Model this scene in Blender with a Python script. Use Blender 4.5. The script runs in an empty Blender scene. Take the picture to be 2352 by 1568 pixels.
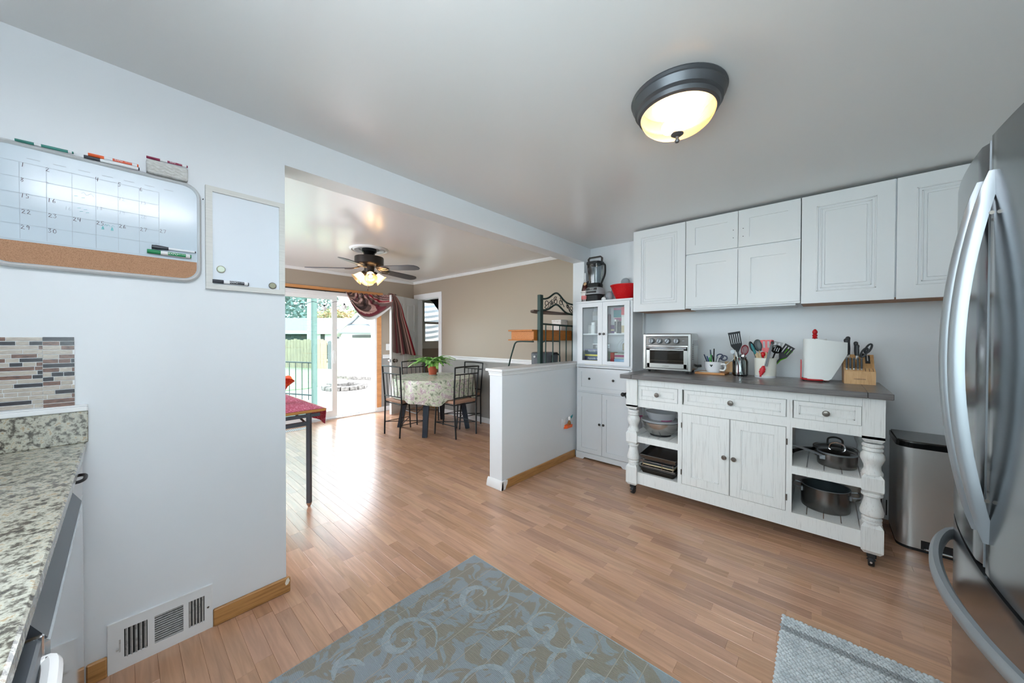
import bpy, bmesh, math, random
from mathutils import Vector as V, Matrix as M
pi = math.pi
sc = bpy.context.scene
C = sc.collection
rng = random.Random(11)
def lin(h):
    if isinstance(h, str):
        h = h.lstrip('#'); h = [int(h[i:i+2], 16)/255 for i in (0, 2, 4)]
    return [c/12.92 if c <= .04045 else ((c+.055)/1.055)**2.4 for c in h] + [1]
# ------------------------------------------------------------------ camera
cam = bpy.data.objects.new('camera', bpy.data.cameras.new('camera')); C.objects.link(cam)
cam.data.sensor_width = 36; cam.data.lens = 12.242; cam.data.clip_start = .02; cam.data.clip_end = 300
fw = V((-.66606387, .74582992, -.00983128)); rt = V((.74584637, .66611291, .00260588)); up = V((-.00849229, .00559694, .99994828))
cam.matrix_world = M.Translation((0, 0, 1.3532)) @ M((rt, up, -fw)).transposed().to_4x4()
sc.camera = cam
# ------------------------------------------------------------------ sky, lamps, exposure
sc.view_settings.view_transform = 'Standard'; sc.view_settings.look = 'None'
sc.view_settings.exposure = 2.0; sc.view_settings.gamma = 1; sc.view_settings.use_curve_mapping = False
W = bpy.data.worlds.new('overcast_sky'); sc.world = W; W.use_nodes = True
bgn = W.node_tree.nodes['Background']; bgn.inputs[0].default_value = (.86, .925, 1, 1); bgn.inputs[1].default_value = 2.9
FIX_E, DOME_E, FAN_E = 7.6, 34, 4
def area(name, loc, sx, sy, rot, power, col=(1, 1, 1)):
    l = bpy.data.lights.new(name, 'AREA'); l.shape = 'RECTANGLE'; l.size = sx; l.size_y = sy; l.energy = power; l.color = col
    o = bpy.data.objects.new(name, l); C.objects.link(o); o.location = loc; o.rotation_euler = rot; return o
sun = bpy.data.objects.new('hazy_sun', bpy.data.lights.new('hazy_sun', 'SUN')); C.objects.link(sun)
sun.data.energy = .3; sun.data.angle = .5; sun.rotation_euler = (math.radians(38), 0, math.radians(60))
sc.cycles.max_bounces = 8; sc.cycles.diffuse_bounces = 5; sc.cycles.glossy_bounces = 4; sc.cycles.transmission_bounces = 6
sc.cycles.transparent_max_bounces = 12; sc.cycles.caustics_reflective = False; sc.cycles.caustics_refractive = False
sc.cycles.sample_clamp_indirect = 6
# ------------------------------------------------------------------ materials
MATS = {}
def mat(name, col, rough=.5, metal=0, noise=None, bump=None, trans=0, emit=0, coat=0, spec=.5, alpha=1, aniso=0, ecol=None, ior=1.45, island=None, sheen=0):
    """noise=(scale xyz, second colour, lo, hi)   bump=(scale xyz, strength, distance)   island=(second colour) random per piece"""
    m = bpy.data.materials.new(name); m.use_nodes = True; nt = m.node_tree; N = nt.nodes; L = nt.links
    b = N['Principled BSDF']; I = b.inputs
    I['Base Color'].default_value = lin(col); I['Roughness'].default_value = rough; I['Metallic'].default_value = metal
    I['Transmission Weight'].default_value = trans; I['Coat Weight'].default_value = coat; I['Specular IOR Level'].default_value = spec
    I['Alpha'].default_value = alpha; I['IOR'].default_value = ior; I['Sheen Weight'].default_value = sheen
    if aniso: I['Anisotropic'].default_value = aniso
    if emit:
        I['Emission Color'].default_value = lin(ecol or col); I['Emission Strength'].default_value = emit
    def coords(s):
        t = N.new('ShaderNodeTexCoord'); mp = N.new('ShaderNodeMapping'); mp.inputs['Scale'].default_value = s
        L.new(t.outputs['Object'], mp.inputs[0]); return mp.outputs[0]
    if noise:
        s, c2, lo, hi = noise
        n = N.new('ShaderNodeTexNoise'); n.inputs['Scale'].default_value = 1; n.inputs['Detail'].default_value = 5; n.inputs['Roughness'].default_value = .62
        L.new(coords(s), n.inputs['Vector'])
        r = N.new('ShaderNodeMapRange'); r.inputs[1].default_value = lo; r.inputs[2].default_value = hi; L.new(n.outputs[0], r.inputs[0])
        x = N.new('ShaderNodeMix'); x.data_type = 'RGBA'; L.new(r.outputs[0], x.inputs[0]); x.inputs[6].default_value = lin(col); x.inputs[7].default_value = lin(c2)
        L.new(x.outputs[2], I['Base Color'])
    if bump:
        s, st, d = bump
        n = N.new('ShaderNodeTexNoise'); n.inputs['Scale'].default_value = 1; n.inputs['Detail'].default_value = 3; L.new(coords(s), n.inputs['Vector'])
        bp = N.new('ShaderNodeBump'); bp.inputs['Strength'].default_value = st; bp.inputs['Distance'].default_value = d
        L.new(n.outputs[0], bp.inputs['Height']); L.new(bp.outputs[0], I['Normal'])
    MATS[name] = m
    return m
# ------------------------------------------------------------------ mesh builder
class B:
    def __init__(s): s.bm = bmesh.new(); s.mi = 0
    def _f(s, vs):
        try:
            f = s.bm.faces.new(vs); f.material_index = s.mi; return f
        except ValueError: return None
    def box(s, x0, x1, y0, y1, z0, z1, bev=0, seg=1):
        r = bmesh.ops.create_cube(s.bm, size=1, matrix=M.Translation(((x0+x1)/2, (y0+y1)/2, (z0+z1)/2)) @ M.Diagonal((x1-x0, y1-y0, z1-z0, 1)))
        vs = r['verts']; es = list({e for v in vs for e in v.link_edges})
        for f in {f for v in vs for f in v.link_faces}: f.material_index = s.mi
        if bev: bmesh.ops.bevel(s.bm, geom=es, offset=bev, segments=seg, affect='EDGES', profile=.5, material=s.mi)
        return s
    def lathe(s, prof, c=(0, 0, 0), n=24, mx=None, sx=1, sy=1, a0=0, a1=2*pi):
        c = V(c); mx = mx or M.Identity(4); full = abs(a1-a0-2*pi) < 1e-6; rings = []
        k = n if full else n+1
        for r, z in prof:
            if r < 1e-6: rings.append([s.bm.verts.new(c + mx @ V((0, 0, z)))])
            else: rings.append([s.bm.verts.new(c + mx @ V((r*sx*math.cos(a0+(a1-a0)*i/n), r*sy*math.sin(a0+(a1-a0)*i/n), z))) for i in range(k)])
        for a, b in zip(rings, rings[1:]):
            for i in range(n if full else n):
                j = (i+1) % k
                if len(a) == 1 and len(b) == 1: break
                if len(a) == 1: s._f([a[0], b[i], b[j]])
                elif len(b) == 1: s._f([a[i], a[j], b[0]])
                else: s._f([a[i], a[j], b[j], b[i]])
        return s
    def rod(s, a, b, r, r2=None, n=10):
        a = V(a); b = V(b); d = b-a; r2 = r if r2 is None else r2
        q = d.to_track_quat('Z', 'Y').to_matrix().to_4x4()
        return s.lathe([(0, 0), (r, 0), (r2, d.length), (0, d.length)], a, n, q)
    def tube(s, pts, r, n=8, closed=False, flat=None):
        pts = [V(p) for p in pts]; k = len(pts); rings = []; nrm = None
        for i, p in enumerate(pts):
            if closed: t = pts[(i+1) % k]-pts[i-1]
            else: t = pts[min(i+1, k-1)]-pts[max(i-1, 0)]
            t.normalize()
            if nrm is None: nrm = t.orthogonal().normalized() if flat is None else V(flat[2])
            nrm = (nrm - t*nrm.dot(t)).normalized(); bn = t.cross(nrm)
            rr = r[i] if isinstance(r, (list, tuple)) else r
            ra, rb = (rr, rr) if flat is None else (flat[0], flat[1])
            rings.append([s.bm.verts.new(p + nrm*ra*math.cos(2*pi*j/n+pi/n) + bn*rb*math.sin(2*pi*j/n+pi/n)) for j in range(n)])
        for i in range(k if closed else k-1):
            a, b = rings[i], rings[(i+1) % k]
            off = 0
            if closed and i == k-1:
                off = min(range(n), key=lambda o: (a[0].co-b[o].co).length)
            for j in range(n): s._f([a[j], a[(j+1) % n], b[(j+1+off) % n], b[(j+off) % n]])
        if not closed: s._f(rings[0][::-1]); s._f(rings[-1])
        return s
    def prism(s, poly, axis, a, b):
        """polygon in the two other axes (in xyz order), extruded along axis from a to b"""
        def P(p, t): return V((t, p[0], p[1])) if axis == 'x' else V((p[0], t, p[1])) if axis == 'y' else V((p[0], p[1], t))
        lo = [s.bm.verts.new(P(p, a)) for p in poly]; hi = [s.bm.verts.new(P(p, b)) for p in poly]; n = len(poly)
        s._f(lo[::-1]); s._f(hi)
        for i in range(n): s._f([lo[i], lo[(i+1) % n], hi[(i+1) % n], hi[i]])
        return s
    def ball(s, c, r, sx=1, sy=1, sz=1, n=12, m=8):
        return s.lathe([(r*math.sin(pi*i/m), -r*math.cos(pi*i/m)*sz) for i in range(m+1)], c, n, None, sx, sy)
    def grid(s, f, nu, nv, mi=None, cu=False):
        g = [[s.bm.verts.new(V(f(i/(nu if cu else nu), j/nv))) for j in range(nv+1)] for i in range(nu if cu else nu+1)]
        for i in range(nu):
            for j in range(nv):
                a = g[i]; b = g[(i+1) % len(g)]
                fc = s._f([a[j], b[j], b[j+1], a[j+1]])
                if fc and mi: fc.material_index = mi((i+.5)/nu, (j+.5)/nv)
        return s
    def thick(s, t):
        bmesh.ops.recalc_face_normals(s.bm, faces=s.bm.faces)
        bmesh.ops.solidify(s.bm, geom=s.bm.faces[:], thickness=t); return s
    def xf(s, m): bmesh.ops.transform(s.bm, matrix=m, verts=s.bm.verts[:]); return s
def wloc(p):
    v = V((0, 0, 0))
    while p is not None: v = v + p.location; p = p.parent
    return v
def obj(name, b, m, parent=None, smooth=35, kind=None, label=None, free=False):
    """links the builder as ONE mesh object, as a child of parent when given (the shape is given in world coordinates)"""
    bm = b.bm
    if not free: bmesh.ops.recalc_face_normals(bm, faces=bm.faces)
    if parent is not None:
        w = wloc(parent)
        if w.length > 0: bmesh.ops.translate(bm, vec=-w, verts=bm.verts[:])
    me = bpy.data.meshes.new(name)
    if smooth:
        c = math.radians(smooth)
        for f in bm.faces: f.smooth = True
        for e in bm.edges:
            if len(e.link_faces) == 2 and e.calc_face_angle(0) > c: e.smooth = False
    bm.to_mesh(me); bm.free()
    for x in (m if isinstance(m, (list, tuple)) else [m]): me.materials.append(MATS[x] if isinstance(x, str) else x)
    o = bpy.data.objects.new(name, me); C.objects.link(o)
    if parent is not None: o.parent = parent
    if kind: o['kind'] = kind
    if label: o['label'] = label
    return o
def thing(name, label, cat, loc=(0, 0, 0), group=None):
    o = bpy.data.objects.new(name, None); C.objects.link(o); o.location = loc; o.empty_display_size = .05
    o['label'] = label; o['category'] = cat
    if group: o['group'] = group
    return o
def tag(o, label, cat, group=None, kind=None):
    o['label'] = label; o['category'] = cat
    if group: o['group'] = group
    if kind: o['kind'] = kind
    return o
def struct(name, b, m, parent=None, smooth=35):
    o = obj(name, b, m, parent, smooth)
    if parent is None: o['kind'] = 'structure'
    return o
def kids(o): return [c for c in bpy.data.objects if c.parent == o]
def copy_tree(o, parent=None, ch=None):
    c = o.copy(); C.objects.link(c); c.parent = parent
    for k in o.children: copy_tree(k, c)
    return c
def inst(o, name, loc, parent=None):
    c = bpy.data.objects.new(name, o.data); C.objects.link(c); c.parent = parent
    c.location = V(loc) - (wloc(parent) if parent is not None else V((0, 0, 0))); return c
def text(name, s, size, loc, right, upv, m, parent, ext=.0003, align='CENTER', shear=0):
    cu = bpy.data.curves.new(name, 'FONT'); cu.body = s; cu.size = size; cu.extrude = ext; cu.align_x = align; cu.align_y = 'CENTER'; cu.shear = shear
    t0 = bpy.data.objects.new('lettering', cu); me = bpy.data.meshes.new_from_object(t0); bpy.data.objects.remove(t0); bpy.data.curves.remove(cu); me.materials.clear(); me.materials.append(MATS[m]); o = bpy.data.objects.new(name, me); C.objects.link(o)
    r = V(right).normalized(); u = V(upv).normalized(); n = r.cross(u)
    mw = M((r, u, n)).transposed().to_4x4(); mw.translation = V(loc) - wloc(parent); o.parent = parent; o.matrix_local = mw
    return o
def arc(c, r, a0, a1, n, f): return [f(c[0]+r*math.cos(a0+(a1-a0)*i/n), c[1]+r*math.sin(a0+(a1-a0)*i/n)) for i in range(n+1)]
def spline(ps, n=6):
    ps = [V(p) for p in ps]; q = [2*ps[0]-ps[1]] + ps + [2*ps[-1]-ps[-2]]; out = []
    for i in range(1, len(q)-2):
        for k in range(n):
            t = k/n; a, b, c, d = q[i-1:i+3]
            out.append(.5*((2*b)+(c-a)*t+(2*a-5*b+4*c-d)*t*t+(3*b-a-3*c+d)*t**3))
    return out + [ps[-1]]
# ------------------------------------------------------------------ the palette
mat('wall_white', '#dde1e5', .38, bump=((60, 60, 60), .06, .002))
mat('ceiling_paint', '#e2e3e3', .22, bump=((9, 9, 9), .05, .004), spec=.45)
mat('taupe', '#a69a8b', .4, bump=((60, 60, 60), .06, .002))
mat('dark_grey_paint', '#949390', .3)
mat('trim_white', '#e4e6e7', .35)
mat('white_paint', '#dfe2e4', .38)
mat('cab_white', '#dcdfe2', .36)
mat('hutch_white', '#dcdfe3', .4)
mat('dark', '#17181a', .5)
mat('black_metal', '#232527', .42, .3)
mat('matte_black', '#1c1d1f', .6)
mat('gloss_black', '#131415', .18)
mat('pine', '#b07f4c', .42, noise=((8, 60, 160), '#8f6236', .4, .7))
mat('oak_trim', '#b98a55', .4, noise=((6, 6, 120), '#94683c', .42, .72))
mat('orange_trim', '#d79a63', .45, noise=((20, 4, 20), '#c08450', .4, .7))
mat('cab_wood', '#a9703f', .5)
mat('cork', '#b88e70', .9, noise=((520, 520, 520), '#8a6349', .46, .7), bump=((500, 500, 500), .25, .002))
mat('board', '#c3d0da', .15)
mat('board_dull', '#dbe2ea', .28)
mat('alu', '#d6d9db', .4, .2)
mat('frame_white', '#d3d3cf', .5, noise=((10, 10, 220), '#c8c8c4', .45, .7))
mat('ink', '#6d5a63', .8)
mat('ink_faint', '#a7aeb8', .8)
mat('grid_ink', '#aab4bd', .8)
mat('teal_ink', '#83c5c9', .8)
mat('granite', '#c9c8bb', .16, noise=((42, 42, 42), '#4f4c44', .5, .68))
mat('steel', '#b4b4b2', .24, .95, bump=((4, 4, 400), .02, .001), aniso=.5)
mat('dark_steel', '#73716f', .27, .95, bump=((300, 300, 4), .02, .001))
mat('fridge_steel', '#7b8084', .17, .93, bump=((3, 3, 300), .008, .001))
mat('handle_steel', '#989da2', .46, .8)
mat('chrome', '#d5d6d8', .08, 1)
mat('pewter', '#77706a', .33, .8)
mat('lamp_metal', '#5f6165', .42, .7)
mat('bronze', '#35302d', .4, .5)
mat('fan_blade', '#4d4f54', .4)
mat('fan_under', '#cdd0d4', .35)
mat('clear_glass', '#ffffff', .02, trans=1, ior=1.45)
mat('bin_steel', '#cfcfce', .36, .9, bump=((300, 300, 3), .02, .001))
mat('pane', '#f3fbfb', .0, trans=1, ior=1.02, spec=.25)
mat('ribbed_glass', '#fff1dc', .25, trans=.9, ior=1.3, bump=((1, 1, 1), 0, 0))
mat('amber_glass', '#f6dcb4', .3, trans=.75, ior=1.3)
mat('plastic_clear', '#e8edf0', .25, trans=.8, ior=1.2)
mat('dome_glow', '#fff3e0', .4, emit=DOME_E, ecol='#fff0dc')
mat('bulb_glow', '#fff3e0', .4, emit=FAN_E*6, ecol='#ffe6c4')
mat('tube_glow', '#ffffff', .4, emit=FIX_E, ecol='#f3f7ff')
mat('whitewash', '#dcdedd', .6, noise=((170, 170, 6), '#9c9c9a', .53, .95), bump=((180, 180, 14), .12, .002))
mat('whitewash_h', '#dcdedd', .6, noise=((170, 170, 11), '#9c9c9a', .56, .95), bump=((14, 180, 180), .12, .002))
mat('groove', '#9a9a98', .7)
mat('grey_top', '#6f6c6c', .28, noise=((5, 90, 90), '#545151', .4, .7), bump=((6, 120, 120), .08, .002))
mat('butcher', '#d3ac7e', .5, noise=((60, 60, 9), '#bd9263', .4, .72))
mat('butcher_side', '#b98d5c', .5, noise=((60, 60, 9), '#9c7347', .4, .7))
mat('board_wood', '#c48b55', .5, noise=((20, 90, 90), '#ad7443', .4, .7))
mat('paper', '#e9eceb', .9, bump=((90, 90, 90), .25, .003))
mat('cream', '#e4e2d8', .3)
mat('reflector', '#8d7f6c', .6)
mat('white_gloss', '#eceded', .18)
mat('red_paint', '#b5121b', .3)
mat('red_rubber', '#c92a35', .45)
mat('red_plastic', '#d0121d', .3)
mat('speckle_red', '#c8141c', .2, noise=((130, 130, 130), '#e9bcbc', .66, .72))
mat('speckle_mug', '#e6e6ea', .2, noise=((210, 210, 210), '#3e4050', .68, .72))
mat('nylon', '#33363a', .45)
mat('teal', '#2f7f86', .45)
mat('lime', '#6cc62a', .45)
mat('beige_wood', '#cdb48f', .6)
mat('blue_pen', '#2c4a80', .4)
mat('navy_pen', '#39435c', .4)
mat('yellow_pen', '#d6df4b', .4)
mat('green_pen', '#3d9e55', .4)
mat('white_plastic', '#e3e5e6', .35)
mat('grey_plastic', '#9fa3a6', .4)
mat('lid_plastic', '#d9dce0', .3, trans=.55, ior=1.2)
mat('magenta', '#a3336f', .5)
mat('bakelite', '#3a3836', .35, .3)
mat('nonstick', '#3a4347', .35)
mat('pan_dark', '#45403b', .3, .8)
mat('parchment', '#c9b793', .7)
mat('expo_green', '#1d8a57', .35)
mat('expo_teal', '#2f7d73', .35)
mat('expo_orange', '#f0642a', .35)
mat('expo_label_o', '#d95b3c', .35)
mat('expo_black', '#3a3d45', .35)
mat('expo_maroon', '#8a1f47', .35)
mat('marker_white', '#e3e5e8', .35)
mat('box_weave', '#cfd0ce', .8, noise=((20, 60, 140), '#bcbcb9', .4, .6))
mat('magnet_pale', '#d9e6d3', .35)
mat('magnet_grey', '#9a9a84', .35)
mat('green_metal', '#213833', .38, .3)
mat('shelf_brown', '#55433d', .5)
mat('honey_wood', '#c27a3a', .45, noise=((90, 8, 90), '#a9652c', .4, .7))
mat('grey_tub', '#565a60', .45)
mat('floral', '#e9e2dd', .4, noise=((45, 45, 45), '#b4426b', .6, .66))
mat('terracotta', '#b4553a', .6)
mat('soil', '#3b2c22', .9)
mat('leaf', '#b4e684', .45, noise=((25, 25, 25), '#6aa852', .35, .65))
mat('leaf_dark', '#5f9f57', .45, noise=((25, 25, 25), '#2a5c36', .35, .65))
mat('seat_tan', '#a98570', .75)
mat('table_leg', '#2b3540', .4, .2)
mat('desk_metal', '#59616b', .4, .4)
mat('desk_edge', '#d59a58', .45)
mat('orange_glass', '#d8401c', .12, noise=((30, 30, 30), '#f08a3a', .5, .7))
mat('red_cloth', '#a2224a', .8, noise=((40, 130, 90), '#d67f9d', .5, .62))
mat('stripe_maroon', '#6f2a35', .75)
mat('stripe_brown', '#6a5350', .75)
mat('stripe_tan', '#c09d95', .75)
mat('stripe_red', '#8f1c2d', .75)
mat('stripe_dark', '#3f2f2f', .75)
mat('lining', '#d9dad8', .7)
mat('black_cloth', '#131519', .8)
mat('awning_white', '#eef0f2', .8)
mat('awning_grey', '#8c919c', .8)
mat('rubber', '#1d1e20', .6)
mat('grey_mat_a', '#b9bfc4', .95)
mat('foil_blue', '#2b3f73', .4)
mat('foil_yellow', '#e5cf52', .4)
mat('box_red', '#bb2430', .4)
mat('box_purple', '#5a3a6b', .4)
mat('box_pink', '#c46f93', .4)
mat('box_teal', '#3f8f99', .4)
mat('box_sky', '#8fb5d6', .4)
mat('amber_jar', '#8a5a20', .3)
mat('wine', '#3f1513', .12, coat=.5)
mat('label_white', '#e8e3e0', .5)
mat('label_pink', '#dd7d7d', .5)
mat('gold_foil', '#c9a882', .4, .4)
mat('silver_foil', '#c8ccd0', .35, .4)
mat('plush_grey', '#9aa0a6', .95, bump=((200, 200, 200), .3, .004))
mat('sand_grey', '#a9a49c', .95, bump=((30, 30, 30), .3, .02))
mat('vent_dirt', '#bdbdbb', .8, noise=((60, 60, 60), '#84817e', .5, .75))
mat('vent_dark', '#2a2a2a', .9)
mat('slider_white', '#eceeee', .35)
mat('backlit_stile', '#d3e8e4', .5)
mat('concrete', '#b9b6b0', .9, noise=((3, 3, 3), '#a7a49e', .4, .6))
mat('lawn', '#7e9168', .95, noise=((4, 4, 4), '#8b8468', .5, .68))
mat('fence_wood', '#8d7c69', .9, noise=((14, 14, 2), '#77675a', .4, .7))
mat('fence_pale', '#aca59c', .9, noise=((14, 14, 2), '#968d83', .4, .7))
mat('fence_gate', '#55595b', .9)
mat('stone', '#6c6864', .9, noise=((14, 14, 14), '#4a4744', .42, .62))
mat('siding', '#b4b7b9', .7)
mat('roof_grey', '#6d767a', .9)
mat('house_dark', '#333b3a', .8)
mat('pole_wood', '#9a958e', .9)
mat('foliage_dark', '#5c6964', .9, noise=((1.2, 1.2, 1.2), '#7d8d88', .4, .66))
mat('foliage_green', '#66795a', .9, noise=((1.2, 1.2, 1.2), '#4c6149', .4, .66))
mat('foliage_autumn', '#7f8560', .9, noise=((1.5, 1.5, 1.5), '#a07d58', .45, .6))
mat('bark', '#6f665c', .9)
mat('sticker', '#e2e3e5', .5)
def node(nt, t, **k):
    n = nt.nodes.new(t)
    for a, b in k.items(): setattr(n, a, b)
    return n
def laminate():
    m = bpy.data.materials.new('laminate'); m.use_nodes = True; nt = m.node_tree; L = nt.links; b = nt.nodes['Principled BSDF']
    g = node(nt, 'ShaderNodeNewGeometry'); oi = node(nt, 'ShaderNodeObjectInfo')
    ad = node(nt, 'ShaderNodeMath', operation='ADD'); L.new(g.outputs['Random Per Island'], ad.inputs[0]); L.new(oi.outputs['Random'], ad.inputs[1])
    fr = node(nt, 'ShaderNodeMath', operation='FRACT'); L.new(ad.outputs[0], fr.inputs[0])
    ramp = node(nt, 'ShaderNodeValToRGB'); L.new(fr.outputs[0], ramp.inputs[0])
    e = ramp.color_ramp.elements; e[0].color = lin('#b38a6e'); e[1].color = lin('#cca384'); e.new(.3).color = lin('#bf9577'); e.new(.62).color = lin('#c89d82'); e.new(.8).color = lin('#ad8670')
    # grain: stretched noise shifted per strip
    cv = node(nt, 'ShaderNodeCombineXYZ'); mu = node(nt, 'ShaderNodeMath', operation='MULTIPLY'); mu.inputs[1].default_value = 37; L.new(fr.outputs[0], mu.inputs[0]); L.new(mu.outputs[0], cv.inputs[0]); L.new(mu.outputs[0], cv.inputs[1])
    va = node(nt, 'ShaderNodeVectorMath', operation='ADD'); L.new(g.outputs['Position'], va.inputs[0]); L.new(cv.outputs[0], va.inputs[1])
    mp = node(nt, 'ShaderNodeMapping'); mp.inputs['Scale'].default_value = (3.2, 42, 1); L.new(va.outputs[0], mp.inputs[0])
    n1 = node(nt, 'ShaderNodeTexNoise'); n1.inputs['Scale'].default_value = 1; n1.inputs['Detail'].default_value = 6; n1.inputs['Distortion'].default_value = .9; L.new(mp.outputs[0], n1.inputs['Vector'])
    mr = node(nt, 'ShaderNodeMapRange'); mr.inputs[1].default_value = .3; mr.inputs[2].default_value = .72; mr.inputs[3].default_value = .82; mr.inputs[4].default_value = 1.12; L.new(n1.outputs[0], mr.inputs[0])
    mx = node(nt, 'ShaderNodeVectorMath', operation='MULTIPLY'); L.new(ramp.outputs[0], mx.inputs[0]); L.new(mr.outputs[0], mx.inputs[1]); L.new(mx.outputs[0], b.inputs['Base Color'])
    b.inputs['Roughness'].default_value = .26; b.inputs['Specular IOR Level'].default_value = .75
    bp = node(nt, 'ShaderNodeBump'); bp.inputs['Strength'].default_value = .05; bp.inputs['Distance'].default_value = .002; L.new(n1.outputs[0], bp.inputs['Height']); L.new(bp.outputs[0], b.inputs['Normal'])
    MATS['laminate'] = m
laminate()
def rug_mat(name, a, b2, sc_, line, rib):
    m = bpy.data.materials.new(name); m.use_nodes = True; nt = m.node_tree; L = nt.links; b = nt.nodes['Principled BSDF']
    t = node(nt, 'ShaderNodeTexCoord')
    n1 = node(nt, 'ShaderNodeTexNoise'); n1.inputs['Scale'].default_value = sc_; n1.inputs['Detail'].default_value = 2; n1.inputs['Distortion'].default_value = 1.6; L.new(t.outputs['Object'], n1.inputs['Vector'])
    r = node(nt, 'ShaderNodeMapRange'); r.inputs[1].default_value = .49; r.inputs[2].default_value = .53; L.new(n1.outputs[0], r.inputs[0])
    n2 = node(nt, 'ShaderNodeTexNoise'); n2.inputs['Scale'].default_value = 260; n2.inputs['Detail'].default_value = 1; L.new(t.outputs['Object'], n2.inputs['Vector'])
    ad = node(nt, 'ShaderNodeMath', operation='MULTIPLY_ADD'); ad.inputs[1].default_value = 1.2; ad.inputs[2].default_value = -.6; L.new(n2.outputs[0], ad.inputs[0])
    su = node(nt, 'ShaderNodeMath', operation='ADD', use_clamp=True); L.new(r.outputs[0], su.inputs[0]); L.new(ad.outputs[0], su.inputs[1])
    x = node(nt, 'ShaderNodeMix', data_type='RGBA'); x.inputs[6].default_value = lin(a); x.inputs[7].default_value = lin(b2); L.new(su.outputs[0], x.inputs[0])
    L.new(x.outputs[2], b.inputs['Base Color']); b.inputs['Roughness'].default_value = .95; b.inputs['Specular IOR Level'].default_value = .1
    w = node(nt, 'ShaderNodeTexWave', bands_direction='Y'); w.inputs['Scale'].default_value = rib; w.inputs['Distortion'].default_value = 1.5; L.new(t.outputs['Object'], w.inputs['Vector'])
    mm = node(nt, 'ShaderNodeMath', operation='ADD'); L.new(w.outputs[1], mm.inputs[0]); L.new(n2.outputs[0], mm.inputs[1])
    bp = node(nt, 'ShaderNodeBump'); bp.inputs['Strength'].default_value = .6; bp.inputs['Distance'].default_value = .003; L.new(mm.outputs[0], bp.inputs['Height']); L.new(bp.outputs[0], b.inputs['Normal'])
    MATS[name] = m
rug_mat('rug_field', '#969287', '#98a2a9', 8.5, 0, 55)
rug_mat('rug_scroll', '#9da8af', '#a8b2b8', 30, 0, 55)
rug_mat('shag', '#b4babd', '#ccd2d5', 9, 0, 10)
def granite2():
    m = MATS['granite']; nt = m.node_tree; L = nt.links; b = nt.nodes['Principled BSDF']
    t = node(nt, 'ShaderNodeTexCoord')
    n1 = node(nt, 'ShaderNodeTexNoise'); n1.inputs['Scale'].default_value = 52; n1.inputs['Detail'].default_value = 6; n1.inputs['Roughness'].default_value = .7; L.new(t.outputs['Object'], n1.inputs['Vector'])
    r = node(nt, 'ShaderNodeValToRGB'); L.new(n1.outputs[0], r.inputs[0]); e = r.color_ramp.elements
    e[0].position = .3; e[0].color = lin('#2b2a29'); e[1].position = .72; e[1].color = lin('#cfcec5')
    e.new(.43).color = lin('#5d584f'); e.new(.49).color = lin('#9f9d90'); e.new(.57).color = lin('#bcb9ab'); e.new(.64).color = lin('#97805f')
    L.new(r.outputs[0], b.inputs['Base Color'])
granite2()
def floral_cloth():
    m = bpy.data.materials.new('floral_cloth'); m.use_nodes = True; nt = m.node_tree; L = nt.links; b = nt.nodes['Principled BSDF']
    t = node(nt, 'ShaderNodeTexCoord'); n1 = node(nt, 'ShaderNodeTexNoise'); n1.inputs['Scale'].default_value = 15; n1.inputs['Detail'].default_value = 5; n1.inputs['Distortion'].default_value = .8; L.new(t.outputs['Object'], n1.inputs['Vector'])
    r = node(nt, 'ShaderNodeValToRGB'); L.new(n1.outputs[0], r.inputs[0]); e = r.color_ramp.elements
    e[0].position = .28; e[0].color = lin('#5f6a5e'); e[1].position = .7; e[1].color = lin('#e6e9e2')
    e.new(.38).color = lin('#8b9780'); e.new(.45).color = lin('#c3cab4'); e.new(.55).color = lin('#d7dccb'); e.new(.6).color = lin('#b39aa6')
    L.new(r.outputs[0], b.inputs['Base Color']); b.inputs['Roughness'].default_value = .32
    MATS['floral_cloth'] = m
floral_cloth()
def thin(name, tint, fac, rough=0):
    m = bpy.data.materials.new(name); m.use_nodes = True; nt = m.node_tree; L = nt.links; nt.nodes.remove(nt.nodes['Principled BSDF'])
    o = nt.nodes['Material Output']; a = node(nt, 'ShaderNodeBsdfTransparent'); a.inputs[0].default_value = lin(tint)
    g = node(nt, 'ShaderNodeBsdfGlossy'); g.inputs['Roughness'].default_value = rough
    f = node(nt, 'ShaderNodeFresnel'); f.inputs[0].default_value = 1.45
    mu = node(nt, 'ShaderNodeMath', operation='MULTIPLY'); mu.inputs[1].default_value = fac; L.new(f.outputs[0], mu.inputs[0])
    x = node(nt, 'ShaderNodeMixShader'); L.new(mu.outputs[0], x.inputs[0]); L.new(a.outputs[0], x.inputs[1]); L.new(g.outputs[0], x.inputs[2]); L.new(x.outputs[0], o.inputs[0]); MATS[name] = m
thin('pane', '#f4fbfa', 1); thin('pane_teal', '#e6f2f1', 1.2); thin('hutch_pane', '#f6f9f9', .3); thin('clear_glass', '#e6ecec', 2.2, .03); thin('jug', '#cdd6da', 2, .1)
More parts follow.
